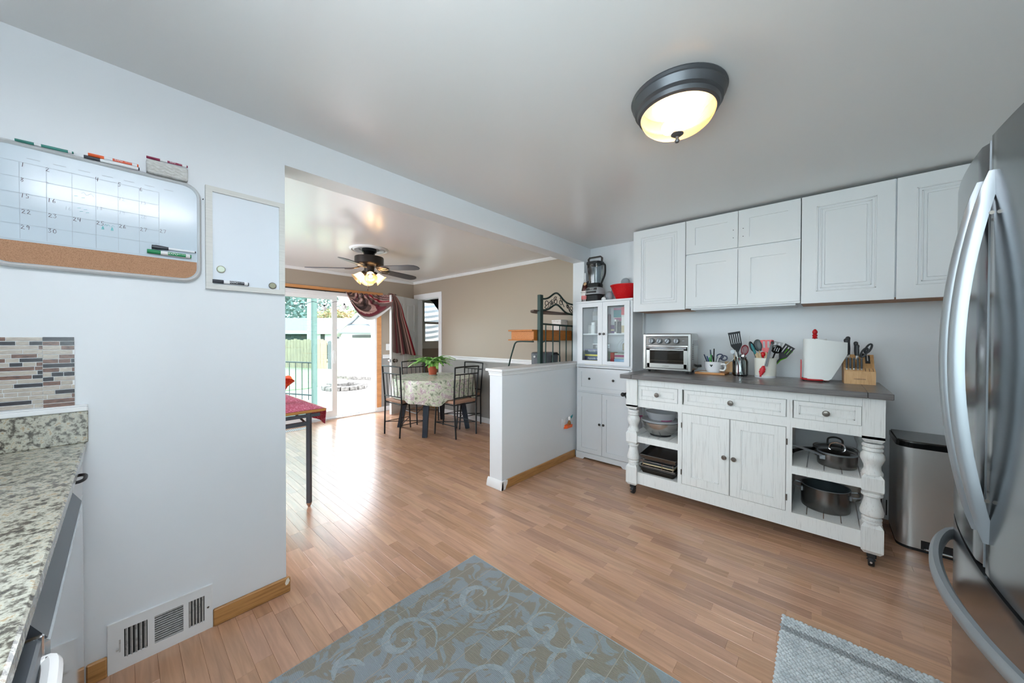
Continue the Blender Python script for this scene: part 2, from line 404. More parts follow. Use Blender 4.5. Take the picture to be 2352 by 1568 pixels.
def diffuser(name, col, clear, scat=None):
    m = bpy.data.materials.new(name); m.use_nodes = True; nt = m.node_tree; L = nt.links; nt.nodes.remove(nt.nodes['Principled BSDF'])
    o = nt.nodes['Material Output']; a = node(nt, 'ShaderNodeBsdfTransparent'); a.inputs[0].default_value = lin(col)
    t = node(nt, 'ShaderNodeBsdfTranslucent'); t.inputs[0].default_value = lin(scat or col); g = node(nt, 'ShaderNodeBsdfGlossy'); g.inputs['Roughness'].default_value = .15
    x = node(nt, 'ShaderNodeMixShader'); x.inputs[0].default_value = clear; L.new(t.outputs[0], x.inputs[1]); L.new(a.outputs[0], x.inputs[2])
    y = node(nt, 'ShaderNodeMixShader'); y.inputs[0].default_value = .06; L.new(x.outputs[0], y.inputs[1]); L.new(g.outputs[0], y.inputs[2]); L.new(y.outputs[0], o.inputs[0]); MATS[name] = m
diffuser('ribbed_glass', '#fffaf2', .68, '#cda46e'); diffuser('backlit_stile', '#a2afab', .03); diffuser('amber_glass', '#fdeed6', .35)  # door stiles made translucent, putting a backlit glow into an opaque frame
# ================================================================== SETTING
XL, XH, YK, YD, XS, HC = -2.125, -2.279, 3.814, 3.85, -6.05, 2.44
fl = B().box(-6.2, 1.3, -.95, 3.95, -.12, -.012); fl.box(-6.2, -4.4, 3.95, 5.4, -.12, 0)
floor = struct('floor', fl, 'oak_trim', smooth=0)
def plank_mesh(l):
    b = B(); w = .0657; c = .0007; h = .012; z = 0; bot = [(-l/2, -w/2), (l/2, -w/2), (l/2, w/2), (-l/2, w/2)]
    v0 = [b.bm.verts.new((x, y, -h)) for x, y in bot]; v1 = [b.bm.verts.new((x, y, -c)) for x, y in bot]
    v2 = [b.bm.verts.new((x - math.copysign(c, x), y - math.copysign(c, y), 0)) for x, y in bot]
    for a, d in ((v0, v1), (v1, v2)):
        for i in range(4): b._f([a[i], a[(i+1) % 4], d[(i+1) % 4], d[i]])
    b._f(v2); b._f(v0[::-1]); return b
LEN = [.26, .33, .4, .47, .54]
def seen(x, y):
    d = V((x, y, -1.353)); z = d.dot(fw)
    if z < .3: return None
    u = d.dot(rt)/z*800; v = -d.dot(up)/z*800
    if abs(u) > 1230 or abs(v) > 830: return None
    if x < XL:
        t = XL/x
        if y*t < .56 or (y*t > 2.26 and 1.353*(1-t) < 1.06): return None
    if -1.6 < x < -.1 and y < 1.44 or -.14 < x < .37 and y < 2.1 or -1.27 < x < .27 and y > 3.05 or x > .3 and y < 1.75 or y > 3.8 or x < -6.05 or (x > -2.09 and x < -1.4 and y > 3.46): return None
    return z
plk = []; row = 0; y = -.93
while y < 3.93:
    x = -6.15 - rng.random()*.4
    while x < 1.25:
        l = rng.choice(LEN); cx = x+l/2
        plk.append((cx, y, l, seen(cx, y)))
        x += l
    y += .066
vis = sorted([p for p in plk if p[3]], key=lambda p: p[3]*abs(1) - (0 if p[0] > XL-.3 else -.2))
near = set(id(p) for p in vis[:296]); pm = {l: None for l in LEN}; rest = B()
for p in plk:
    cx, yy, l, d = p
    if id(p) in near:
        if pm[l] is None: o = obj('plank', plank_mesh(l), 'laminate', floor, 0); pm[l] = o; o.location = (cx, yy, 0)
        else: inst(pm[l], 'plank', (cx, yy, 0), floor)
    else:
        w = .0325; rest.box(cx-l/2+.0005, cx+l/2-.0005, yy-w, yy+w, -.012, 0)
obj('laminate_strips', rest, 'laminate', floor, 0, kind='stuff')
struct('ceiling', B().box(-6.25, 1.35, -.95, 5.45, HC, HC+.08), 'ceiling_paint', smooth=0)
struct('wall_left', B().box(XH, XL, -.9, .576, 0, HC), 'wall_white', smooth=0)
struct('wall_header', B().box(XH, XL, .576, YK, 2.262, HC), 'wall_white', smooth=0)
struct('wall_post', B().box(XH, XL, 3.666, YD+.1, 0, 2.262), 'wall_white', smooth=0)
hw = struct('wall_half', B().box(XH, XL, 2.249, 3.666, 0, 1.053), 'wall_white', smooth=0)
obj('cap_board', B().box(XH-.035, XL+.022, 2.222, 3.666, 1.053, 1.075, .003), 'trim_white', hw)
mo = B(); mo.box(XL, XL+.012, 2.24, 3.666, 1.036, 1.053, .002); mo.box(XL, XL+.006, 2.243, 3.666, 1.018, 1.036, .002)
mo.box(XH-.012, XL+.012, 2.237, 2.249, 1.036, 1.053, .002); mo.box(XH-.008, XL+.006, 2.243, 2.249, 1.012, 1.036, .002)
obj('cap_moulding', mo, 'trim_white', hw)
e = B().prism([(2.249, 0), (2.225, 0), (2.222, .01), (2.232, .055), (2.243, .075), (2.249, .078)], 'x', XH-.018, XL+.02); obj('end_skirting', e, 'trim_white', hw)
e = B().prism([(2.228, .002), (2.275, .002), (2.285, .03), (2.3, .045), (2.305, .078), (2.228, .078)], 'x', XL+.001, XL+.02); obj('paint_patch_block', e, 'trim_white', hw)
def skirting(name, pts, m, h=.078, t=.016): return struct(name, B().prism(pts, 'z', 0, h), m)
struct('baseboard_half', B().box(XL, XL+.016, 2.29, 3.455, 0, .078, .003), 'oak_trim')
struct('baseboard_left', B().box(XL, XL+.017, .277, .592, 0, .08, .004).box(XL, XL+.017, -.1, -.047, 0, .08, .004), 'oak_trim')
chip = B().prism([(.572, .072), (.582, .078), (.588, .06), (.58, .045), (.57, .042), (.566, .055)], 'x', XL+.0165, XL+.0178); struct('trim_1', chip, 'cream', smooth=0)
# back wall: kitchen stretch, dining stretch with the doorway
DX0, DX1, DZ = -5.93, -5.215, 2.1
wb = B().box(XL-.06, 1.3, YK, 3.95, 0, HC)
wb.mi = 1
for a, b_ in ((-6.2, DX0), (DX1, XL-.1)): wb.box(a, b_, YD, 3.95, 1.0, HC)
wb.box(DX0, DX1, YD, 3.95, DZ, HC); wb.mi = 2
for a, b_ in ((-6.2, DX0), (DX1, XL-.1)): wb.box(a, b_, YD, 3.95, 0, 1.0)
struct('wall_back', wb, ['wall_white', 'taupe', 'dark_grey_paint'], smooth=0)
wf = B(); S0, S1, SZ = 1.22, 3.08, 2.11; wf.mi = 0
wf.box(-6.2, XS, S1, 3.95, 1.0, HC).box(-6.2, XS, -.9, S0, 1.0, HC).box(-6.2, XS, S0, S1, SZ, HC); wf.mi = 1
wf.box(-6.2, XS, S1, 3.95, 0, 1.0).box(-6.2, XS, -.9, S0, 0, 1.0); struct('wall_far', wf, ['taupe', 'dark_grey_paint'], smooth=0)
RW = (-.6, .35, 1.05, 2.1); struct('wall_right', B().box(1.2, 1.35, RW[1], 3.95, 0, HC).box(1.2, 1.35, -.95, RW[0], 0, HC).box(1.2, 1.35, RW[0], RW[1], 0, RW[2]).box(1.2, 1.35, RW[0], RW[1], RW[3], HC), 'wall_white', smooth=0)
added_win3 = struct('added_window_3', B().box(1.25, 1.3, RW[0], RW[0]+.05, RW[2], RW[3]).box(1.25, 1.3, RW[1]-.05, RW[1], RW[2], RW[3]).box(1.25, 1.3, RW[0], RW[1], RW[2], RW[2]+.05).box(1.25, 1.3, RW[0], RW[1], RW[3]-.05, RW[3]), 'slider_white', smooth=0)  # unseen window, added in this wall to brighten the kitchen
obj('pane', B().box(1.27, 1.274, RW[0]+.05, RW[1]-.05, RW[2]+.05, RW[3]-.05), 'pane', added_win3, 0)
# wall behind the camera: unseen window added to light the kitchen
SW = (-1.25, 1.05, 1.02, 2.25); w = B().box(-2.279, SW[0], -.92, -.78, 0, HC).box(SW[1], 1.35, -.92, -.78, 0, HC).box(SW[0], SW[1], -.92, -.78, 0, SW[2]).box(SW[0], SW[1], -.92, -.78, SW[3], HC)
struct('wall_front', w, 'wall_white', smooth=0)
added_win2 = struct('added_window_2', B().box(SW[0], SW[0]+.05, -.87, -.82, SW[2], SW[3]).box(SW[1]-.05, SW[1], -.87, -.82, SW[2], SW[3]).box(SW[0], SW[1], -.87, -.82, SW[2], SW[2]+.05).box(SW[0], SW[1], -.87, -.82, SW[3]-.05, SW[3]).box(-.13, -.07, -.87, -.82, SW[2], SW[3]), 'slider_white', smooth=0)
obj('pane', B().box(SW[0]+.05, SW[1]-.05, -.848, -.844, SW[2]+.05, SW[3]-.05), 'pane', added_win2, 0)
DS = (-5.5, -3.1, .75, 2.1)  # unseen window opening, added so more daylight fills the dining room
w = B().box(-6.2, DS[0], -.95, -.8, 0, HC).box(DS[1], -2.2, -.95, -.8, 0, HC).box(DS[0], DS[1], -.95, -.8, 0, DS[2]).box(DS[0], DS[1], -.95, -.8, DS[3], HC)
struct('wall_dining', w, 'taupe', smooth=0)
# mudroom behind the doorway
MW = (4.16, 4.86, 1.24, 2.14); w = B().box(-6.3, -6.2, 3.95, MW[0], 0, HC).box(-6.3, -6.2, MW[1], 5.4, 0, HC).box(-6.3, -6.2, MW[0], MW[1], 0, MW[2]).box(-6.3, -6.2, MW[0], MW[1], MW[3], HC)
w.box(-6.3, -4.3, 5.3, 5.45, 0, HC).box(-4.45, -4.3, 3.95, 5.3, 0, HC); struct('wall_mudroom', w, 'taupe', smooth=0)
w1 = struct('window_1', B().box(-6.26, -6.185, MW[0]-.03, MW[0]+.02, 1.2, 2.19).box(-6.26, -6.185, MW[1]-.02, MW[1]+.04, 1.2, 2.19).box(-6.26, -6.185, MW[0], MW[1], 2.12, 2.19).box(-6.26, -6.15, MW[0]-.05, MW[1]+.06, 1.205, 1.24).box(-6.21, -6.18, MW[0]-.04, MW[1]+.05, 1.13, 1.205), 'cream', smooth=0)
sa = B()
for z0, z1 in ((1.24, 1.68), (1.65, 2.12)):
    x = -6.222 if z0 < 1.5 else -6.245; sa.box(x, x+.022, MW[0]+.02, MW[0]+.06, z0, z1).box(x, x+.022, MW[1]-.06, MW[1]-.02, z0, z1).box(x, x+.022, MW[0]+.02, MW[1]-.02, z0, z0+.045).box(x, x+.022, MW[0]+.02, MW[1]-.02, z1-.035, z1)
obj('sash', sa, 'cream', w1, 0)
for z0, z1, x in ((1.28, 1.65, -6.212), (1.69, 2.09, -6.235)): obj('pane', B().box(x, x+.003, MW[0]+.06, MW[1]-.06, z0, z1), 'pane', w1, 0)
# doorway casing, rails, crown, skirtings
struct('trim_2', B().box(DX0-.085, DX0, YD-.018, YD, 0, DZ+.005, .003).box(DX1, DX1+.085, YD-.018, YD, 0, DZ+.005, .003).box(DX0-.085, DX1+.085, YD-.02, YD, DZ, DZ+.09, .003).box(DX0, DX0+.012, YD-.01, 3.96, 0, DZ).box(DX1-.012, DX1, YD-.01, 3.96, 0, DZ).box(DX0, DX1, YD-.01, 3.96, DZ-.012, DZ), 'trim_white')
pf = [(0, 0), (.014, .004), (.018, .02), (.012, .035), (.02, .05), (.012, .066), (0, .07)]
struct('trim_3', B().prism([(YD-a, .975+b_) for a, b_ in pf], 'x', DX1+.085, XH), 'trim_white')
struct('trim_4', B().prism([(XS+a, .972+b_) for a, b_ in pf], 'y', 3.19, YD-.005), 'trim_white')
cr = [(0, 0), (.012, 0), (.035, .03), (.035, .04), (0, .04)]
struct('trim_5', B().prism([(XS+a, 2.4+b_) for a, b_ in cr], 'y', -.8, YD), 'trim_white')
struct('trim_6', B().prism([(YD-a, 2.4+b_) for a, b_ in cr], 'x', XS, XH), 'trim_white')
struct('baseboard_back', B().box(DX1+.085, XH, YD-.014, YD, 0, .085, .004), 'trim_white')
struct('baseboard_far', B().box(XS, XS+.014, 3.17, YD-.02, 0, .085, .004), 'trim_white')
# sliding door
d1 = struct('door_1', B().box(-6.19, -6.04, S1-.035, S1, 0, SZ).box(-6.19, -6.04, S0, S0+.035, 0, SZ).box(-6.19, -6.035, S0, S1, 2.045, SZ), 'slider_white', smooth=0)
obj('track', B().box(-6.2, -6.03, S0, S1, -.02, .022).box(-6.12, -6.112, S0, S1, .022, .034), 'alu', d1, 0)
def panel(name, x0, x1, y0, y1, sm, gm):
    s_ = .078; p = obj(name, B().box(x0, x1, y0, y0+s_, .03, 2.045).box(x0, x1, y1-s_, y1, .03, 2.045).box(x0, x1, y0+s_, y1-s_, .03, .14).box(x0, x1, y0+s_, y1-s_, 1.98, 2.045), sm, d1, 0)
    obj('pane', B().box((x0+x1)/2-.003, (x0+x1)/2+.003, y0+s_, y1-s_, .14, 1.98), gm, p, 0); return p
panel('fixed_panel', -6.18, -6.145, 1.255, 2.118, 'backlit_stile', 'pane_teal')
sp = panel('sliding_panel', -6.105, -6.07, 1.45, 2.4, 'slider_white', 'pane')
obj('door_pull', B().tube(spline([(-6.06, 2.345, 1.13), (-6.03, 2.335, 1.12), (-6.015, 2.325, 1.03), (-6.03, 2.335, .94), (-6.06, 2.345, .93)]), .011), 'white_plastic', sp)
struct('trim_7', B().box(XS, XS+.018, S1, S1+.085, .0, 2.115, .003).box(XS, XS+.03, S0-.09, S1+.11, 2.115, 2.168, .003), 'orange_trim')
struct('trim_8', B().box(XS, XS+.02, S1-.005, S1+.12, 0, .085, .003), 'trim_white')
# mudroom door leaf, hinged at the casing and swung into the room
F, H = V((-5.63, 3.12, 0)), V((-5.925, 3.835, 0)); dl = (H-F).normalized(); nl = V((dl.y, -dl.x, 0)); LW = (H-F).length
LM = M.Translation(F) @ M(((dl.x, nl.x, 0, 0), (dl.y, nl.y, 0, 0), (0, 0, 1, 0), (0, 0, 0, 1)))
lb = B(); T = .02
for a, b_ in ((0, .1), (.345, .435), (LW-.1, LW)): lb.box(a, b_, -T, T, .012, 2.1)
for a, b_ in ((.012, .22), (.62, .76), (1.36, 1.47), (1.98, 2.1)): lb.box(.1, LW-.1, -T, T, a, b_)
for a, b_ in ((.1, .345), (.435, LW-.1)):
    for z0, z1 in ((.22, .62), (.76, 1.36), (1.47, 1.98)):
        lb.box(a, b_, -T+.012, T-.012, z0, z1).box(a+.035, b_-.035, -T+.004, T-.004, z0+.035, z1-.035, .006)
d2 = struct('door_2', lb.xf(LM), 'trim_white', smooth=0)
for s_ in (-1, 1):
    k = B().lathe([(0, 0), (.032, 0), (.034, .006), (.014, .012), (.012, .03), (.026, .04), (.031, .055), (.024, .068), (0, .072)], (0, 0, 0), 16)
    q = LM @ M.Translation((.065, s_*T, .95)) @ M.Rotation(-s_*pi/2, 4, 'X'); obj('door_knob', k.xf(q), 'pewter' if s_ > 0 else 'chrome', d2)
obj('strike_plate', B().box(-.002, .0005, -.012, .012, .92, .98).xf(LM), 'chrome', d2, 0)
# ================================================================== OUTSIDE
GZ = -.15
def ray(u, v): return fw + rt*((u-1176)/800) - up*((v-784)/800)   # sight line used only to lay out the yard
def far(u, D, z=GZ): d = ray(u, 784); return V((d.x*D, d.y*D, z))
struct('patio', B().box(-14.3, -6.2, -8, 12, GZ-.1, GZ), 'concrete', smooth=0)
ln = B(); a, b_, c_, d_ = V((-11.2, -8, 0)), V((-11.2, 4.3, 0)), V((-15.5, 7.6, 0)), V((-15.5, 30, 0))
ln.prism([(-60, -30), (-11.2, -30), (-11.2, 3.6), (-13.2, 6.0), (-13.2, 30), (-60, 30)], 'z', GZ-.08, GZ+.03); struct('lawn', ln, 'lawn', smooth=0)
# railing beside the steps
R0, R1 = far(596, 8.9), far(723, 8.3); rl = thing('railing', 'black metal railing with thin balusters outside the glass sliding door', 'railing', R0)
dv = (R1-R0); n = 10
for z in (.9, .12): obj('rail', B().rod(R0+V((0, 0, z)), R1+V((0, 0, z)), .018), 'black_metal', rl)
for i in range(n):
    p = R0 + dv*(i/(n-1)); e = .028 if i in (0, n-1) else .009
    obj('post' if i in (0, n-1) else 'baluster', B().rod(p+V((0, 0, .0)), p+V((0, 0, .9 if e < .02 else .94)), e), 'black_metal', rl)
# fire pit
fp = far(792, 10.3); pit = thing('fire_pit', 'round fire pit of grey stone blocks set in the pale patio', 'fire pit', fp)
fm = None
for i in range(16):
    a = 2*pi*i/16; q = M.Translation(fp) @ M.Rotation(a, 4, 'Z')
    obj('stone', B().box(.42, .62, -.1, .1, .002, .12+.02*math.sin(i*2.3), .018).xf(q), 'stone', pit)
obj('ash_bed', B().lathe([(0, .01), (.42, .015), (.42, .002), (0, .002)], fp, 20), 'vent_dark', pit)
# fences
def fence(name, label, p0, p1, h, m, step=.19):
    d = p1-p0; L = d.length; t = d.normalized(); f = thing(name, label, 'fence', p0); q = M.Translation(p0) @ M.Rotation(math.atan2(t.y, t.x), 4, 'Z'); n = int(L/step)
    for i in range(n): obj('board', B().box(i*step+.006, (i+1)*step-.006, -.012+.004*(i % 3), .012, .02, h+.03*math.sin(i*1.7), .004).xf(q), m, f, 0)
    for z in (.3, h-.25): obj('fence_rail', B().box(0, L, .014, .06, z, z+.09).xf(q), m, f, 0)
    return f
Z = V((0, 0, GZ+.03))
fence('board_fence', 'weathered brown board fence behind the green lawn', far(590, 17.5)+Z*0+V((0, 0, .03)), far(752, 16.2)+V((0, 0, .03)), 1.38, 'fence_wood', .2)
g = far(753, 16.2)+V((0, 0, .03)); fence('fence_gate', 'narrow grey fence gate between brown and pale fences', g, far(770, 15.9)+V((0, 0, .03)), 1.3, 'fence_gate', .11)
fence('pale_fence', 'pale bleached board fence behind the round fire pit', far(771, 15.8)+V((0, 0, .03)), far(905, 15.6)+V((0, 0, .03)), 1.42, 'fence_pale', .2)
kb = far(775, 12.6); kc = far(868, 12.3); t = kc-kb; q = M.Translation(kb) @ M.Rotation(math.atan2(t.y, t.x), 4, 'Z')
tag(obj('garden_kerb', B().box(0, t.length, -.07, .07, .0, .13, .015).xf(q), 'stone'), 'low stone kerb crossing the patio behind the fire pit', 'kerb')
# neighbours
def house(name, label, u0, u1, D, eave, ridge, wm, rm, gable=False):
    p0, p1 = far(u0, D), far(u1, D); t = p1-p0; L = t.length; q = M.Translation(p0) @ M.Rotation(math.atan2(t.y, t.x), 4, 'Z'); h = thing(name, label, 'house', p0)
    w = 6 if not gable else L
    def o(n, b, m): return obj(n, b.xf(q), m, h, 0)
    if not gable:
        o('wall', B().box(0, L, 0, 6, 0, eave-GZ), wm); o('roof', B().prism([(-.5, eave-GZ), (3, ridge-GZ), (6.5, eave-GZ), (6.5, eave-GZ+.1), (3, ridge-GZ+.12), (-.5, eave-GZ+.1)], 'x', -.4, L+.4), rm)
        o('fascia', B().box(-.4, L+.4, -.56, -.5, eave-GZ-.12, eave-GZ+.1), 'siding')
    else:
        o('wall', B().prism([(0, 0), (L, 0), (L, eave-GZ), (L/2, ridge-GZ), (0, eave-GZ)], 'y', 0, 6), wm)
        o('roof', B().prism([(-.3, eave-GZ-.1), (L/2, ridge-GZ+.02), (L+.3, eave-GZ-.1), (L+.3, eave-GZ+.05), (L/2, ridge-GZ+.18), (-.3, eave-GZ+.05)], 'y', -.3, 6.3), rm)
    return h, o
h, o = house('neighbour_house', 'low house with grey roof and white fascia behind the brown fence', 560, 762, 24, 1.72, 2.75, 'house_dark', 'roof_grey')
for i in range(4): w_ = o('window', B().box(7.2+i*1.0-2.6, 7.9+i*1.0-2.6, -.03, .02, 1.1, 1.75), 'siding')
h, o = house('white_garage', 'white gabled garage behind the pale bleached fence', 783, 872, 21, 1.5, 2.7, 'siding', 'siding', True)
o('lean_to_roof', B().prism([(-1.2, 1.72), (0, 2.25), (0, 2.32), (-1.25, 1.8)], 'x', .5, 2.3), 'roof_grey'); o('louvre', B().box(1.72, 2.1, -.03, .01, 2.25, 2.36), 'house_dark'); o('window_band', B().box(.7, 2.3, -.05, 0, 1.5, 1.66), 'fence_gate')
pp = far(711, 20.5); po = thing('utility_pole', 'thick pale wooden pole rising behind the brown fence', 'pole', pp); obj('pole', B().rod(pp, pp+V((0, 0, 9)), .14, .12, 12), 'pole_wood', po); obj('crossarm', B().box(pp.x-.05, pp.x+.05, pp.y-1, pp.y+1, 8.2, 8.32), 'pole_wood', po, 0)
def tree(name, label, u, D, h, r, m, n, conifer=False, bare=.12, seed=1):
    p = far(u, D); rg = random.Random(seed); t = thing(name, label, 'tree', p); obj('trunk', B().rod(p, p+V((0, 0, h*.8)), .16, .05), 'bark', t); b = B()
    for i in range(n):
        if conifer: k = rg.random()**.8; z = h*(bare+(1-bare)*k); rr = r*(1-k)*(.35+.65*rg.random())+.1; a = rg.random()*2*pi; c = p+V((rr*math.cos(a), rr*math.sin(a), z - rr*.25))
        else:
            while True:
                c = V((rg.uniform(-1, 1), rg.uniform(-1, 1), rg.uniform(-1, 1)))
                if .35 < c.length < 1: break
            lump = 1+.22*math.sin(5*c.x+seed)*math.sin(4*c.z+seed*2); c = p+V((c.x*r*lump, c.y*r*lump, h*.58+c.z*h*.42*lump))
        s_ = rg.uniform(.1, .24)*(1.3 if conifer else 1); ax = V((rg.uniform(-1, 1), rg.uniform(-1, 1), rg.uniform(-.6, .6))).normalized(); bx = ax.orthogonal().normalized(); bx = bx*math.cos(i)+ax.cross(bx)*math.sin(i)
        vs = [b.bm.verts.new(c+ax*s_*x+bx*s_*y*.55) for x, y in ((-1, 0), (0, -1), (1, 0), (0, 1))]; b._f(vs)
    obj('foliage', b, m, t, 0, kind='stuff', free=True)
tree('conifer_tree', 'tall dark conifer left of the pale pole beyond the yard', 640, 36, 15, 3.2, 'foliage_dark', 4200, True, seed=3)
tree('conifer_tree', 'tall dark conifer directly behind the pale pole', 690, 43, 18, 3.4, 'foliage_dark', 4200, True, seed=4)
tree('conifer_tree', 'dark conifer between the pale pole and the autumn tree', 735, 50, 17.5, 3.6, 'foliage_dark', 3800, True, seed=5)
tree('leafy_tree', 'round tree with yellow and orange leaves beyond the yard', 772, 32.5, 4.2, 2.3, 'foliage_autumn', 3000, seed=6)
tree('leafy_tree', 'green bushy tree behind the white garage roof', 822, 40, 5.2, 3.4, 'foliage_green', 2600, seed=7)
tree('leafy_tree', 'small green shrub tree left of the autumn tree', 745, 37, 3.9, 1.7, 'foliage_green', 2000, seed=8)
# globe lights on a cord under the eave
cw = B().tube(spline([far(640, 5.6, 2.02), far(694, 5.6, 1.9), far(720, 5.6, 1.93), far(745, 5.6, 1.875), far(770, 5.6, 1.93), far(791, 5.6, 1.9), far(840, 5.6, 2.05)]), .004, 5)
sl = thing('string_lights', 'white globe lights hanging on a thin cord outside the sliding door', 'string lights', far(694, 5.6, 1.9)); obj('cord', cw, 'dark', sl)
for u, z in ((694, 1.9), (745, 1.875), (791, 1.9)):
    p = far(u, 5.6, z-.055); obj('globe', B().ball(p, .036), 'white_gloss', sl); obj('socket', B().rod(p+V((0, 0, .03)), p+V((0, 0, .06)), .014), 'dark', sl)
# striped cloth outside the mudroom window, black cloth inside
def aw(s_, t_): y = 4.05+.95*s_+.06*(1-t_); return (-6.75+.05*math.sin(s_*9), y, 1.0+1.12*t_ + .07*s_ + .015*math.sin(s_*8))
b = B().grid(aw, 14, 19, lambda s_, t_: int(t_*19) % 2); b.thick(.004)
at_ = thing('striped_awning', 'grey and white striped cloth on a frame outside the mudroom window', 'awning', (-6.75, 4.5, GZ)); obj('cloth', b, ['awning_white', 'awning_grey'], at_)
for y in (4.02, 5.03): obj('pole', B().rod((-6.75, y, GZ), (-6.75, y, 2.2), .015), 'alu', at_)
obj('top_rod', B().rod((-6.75, 4.0, 2.15), (-6.75, 5.05, 2.16), .012), 'alu', at_)
def bc(s_, t_): yy = 4.24+.72*s_; top = 2.2; bot = 2.16-.62*s_; return (-6.1+.02*math.sin(s_*14), yy, top+(bot-top)*t_)
b = B().grid(bc, 16, 6); b.thick(.006); tag(obj('black_drape', b, 'black_cloth'), 'black cloth draped across the top corner of the mudroom window', 'drape')
# ================================================================== LEFT WALL AND COUNTER
wbt = thing('whiteboard', 'large rounded calendar whiteboard with cork strip along its bottom', 'whiteboard', (XL, -.05, 1.82))
def rrect(y0, y1, z0, z1, r, n=7):
    p = []
    for cy, cz, a in ((y1-r, z1-r, 0), (y0+r, z1-r, pi/2), (y0+r, z0+r, pi), (y1-r, z0+r, 1.5*pi)): p += [(cy+r*math.cos(a+pi/2*i/n), cz+r*math.sin(a+pi/2*i/n)) for i in range(n+1)]
    return p
Y0, Y1, Z0, Z1 = -.318, .238, 1.602, 2.033
obj('panel', B().prism(rrect(Y0+.006, Y1-.006, Z0+.006, Z1-.006, .052), 'x', XL+.001, XL+.014), 'board', wbt, 0)
obj('rim', B().tube([(XL+.011, y_, z_) for y_, z_ in rrect(Y0+.003, Y1-.003, Z0+.003, Z1-.003, .054)], .0, 6, True, flat=(.008, .012, (0, 0, 1))), 'alu', wbt, 60)
ck = rrect(Y0+.012, Y1-.012, Z0+.012, 1.9, .048); ck = [(y_, min(z_, 1.69)) for y_, z_ in ck]; cq = []
for p in ck:
    if not cq or (V(p)-V(cq[-1])).length > 1e-4: cq.append(p)
obj('cork_strip', B().prism(cq, 'x', XL+.0142, XL+.0165), 'cork', wbt, 0)
XI = XL+.0148
g = B()
for i in range(-1, 7): g.box(XI, XI+.0003, -.2375+.0575*i-.0005, -.2375+.0575*i+.0005, 1.7, 1.968 if i >= 0 else 1.968)
for i in range(6): g.box(XI, XI+.0003, -.31, .108, 1.968-.0545*i-.0005, 1.968-.0545*i+.0005)
for i in range(7): g.box(XI, XI+.0003, -.205+.0575*i-.017, -.205+.0575*i+.012, 1.985, 1.9868)
obj('calendar_grid', g, 'grid_ink', wbt, 0)
ST = {'0': [[(.5, 1), (.1, .7), (.15, .15), (.6, 0), (.9, .35), (.8, .85), (.5, 1)]], '1': [[(.6, 1), (.45, 0)]], '2': [[(.1, .8), (.45, 1), (.8, .75), (.1, .05), (.4, .12), (1, 0)]],
      '3': [[(.1, .95), (.8, 1), (.4, .6), (.85, .4), (.5, 0), (.05, .12)]], '4': [[(.2, 1), (.1, .45), (.9, .5)], [(.8, 1), (.65, 0)]], '5': [[(.9, 1), (.25, 1), (.2, .6), (.75, .5), (.7, .1), (.1, 0)]],
      '6': [[(.6, 1), (.2, .5), (.25, .05), (.8, .1), (.75, .45), (.2, .4)]], '7': [[(.1, .95), (.95, 1), (.4, 0)]], '8': [[(.8, .85), (.4, 1), (.25, .75), (.8, .3), (.45, 0), (.15, .25), (.8, .85)]],
      '9': [[(.8, .85), (.4, 1), (.15, .7), (.5, .5), (.85, .8), (.7, 0)]]}
def write(b, s_, y, z, h, r=.0007):
    for k, c in enumerate(s_):
        for st in ST[c]: b.tube([(XI, y+(k+px*.8)*h*.75, z+(pz-.5)*h) for px, pz in st], r, 4)
hb, fb = B(), B()
for s_, y, z in (('1', -.235, 1.96), ('2', -.182, 1.962), ('4', -.066, 1.966), ('5', -.008, 1.965), ('6', .051, 1.964), ('8', -.236, 1.907), ('15', -.236, 1.852), ('16', -.179, 1.852), ('22', -.234, 1.796), ('23', -.177, 1.797), ('24', -.121, 1.798), ('25', -.064, 1.798), ('26', -.006, 1.799), ('27', .052, 1.8), ('27', .109, 1.806), ('29', -.236, 1.741), ('30', -.178, 1.741)): write(hb, s_, y, z, .0145)
for s_, y, z in (('9', -.182, 1.911), ('16', -.14, 1.834), ('18', -.064, 1.855), ('12', -.006, 1.908), ('13', .053, 1.91), ('19', -.006, 1.853), ('20', .054, 1.852)): write(fb, s_, y, z, .012, .0004)
for k in range(7): fb.tube([(XI, -.1+.006*k, 1.9+.006*math.sin(k*2.1)) for k in range(6)], .0004, 4) if k == 0 else None
obj('handwriting', hb, 'ink', wbt, 0, label='dates handwritten in purple-grey marker'); obj('faint_handwriting', fb, 'ink_faint', wbt, 0, label='half-erased pale dates')
tb = B()
for y, z in ((-.052, 1.775), (-.028, 1.776)): tb.prism([(y, z), (y+.008, z), (y+.006, z+.012), (y+.003, z+.013)], 'x', XI, XI+.0004)
for y in (-.045, -.038, -.026): tb.tube([(XI, y, 1.79), (XI, y+.004, 1.797), (XI, y+.009, 1.792)], .0005, 4)
for y, z in ((-.11, 1.842), (-.095, 1.84), (-.105, 1.83), (-.09, 1.829), (-.117, 1.885), (-.1, 1.883)): tb.tube([(XI, y, z), (XI, y+.008, z+.002)], .0006, 4)
obj('teal_notes', tb, 'teal_ink', wbt, 0)
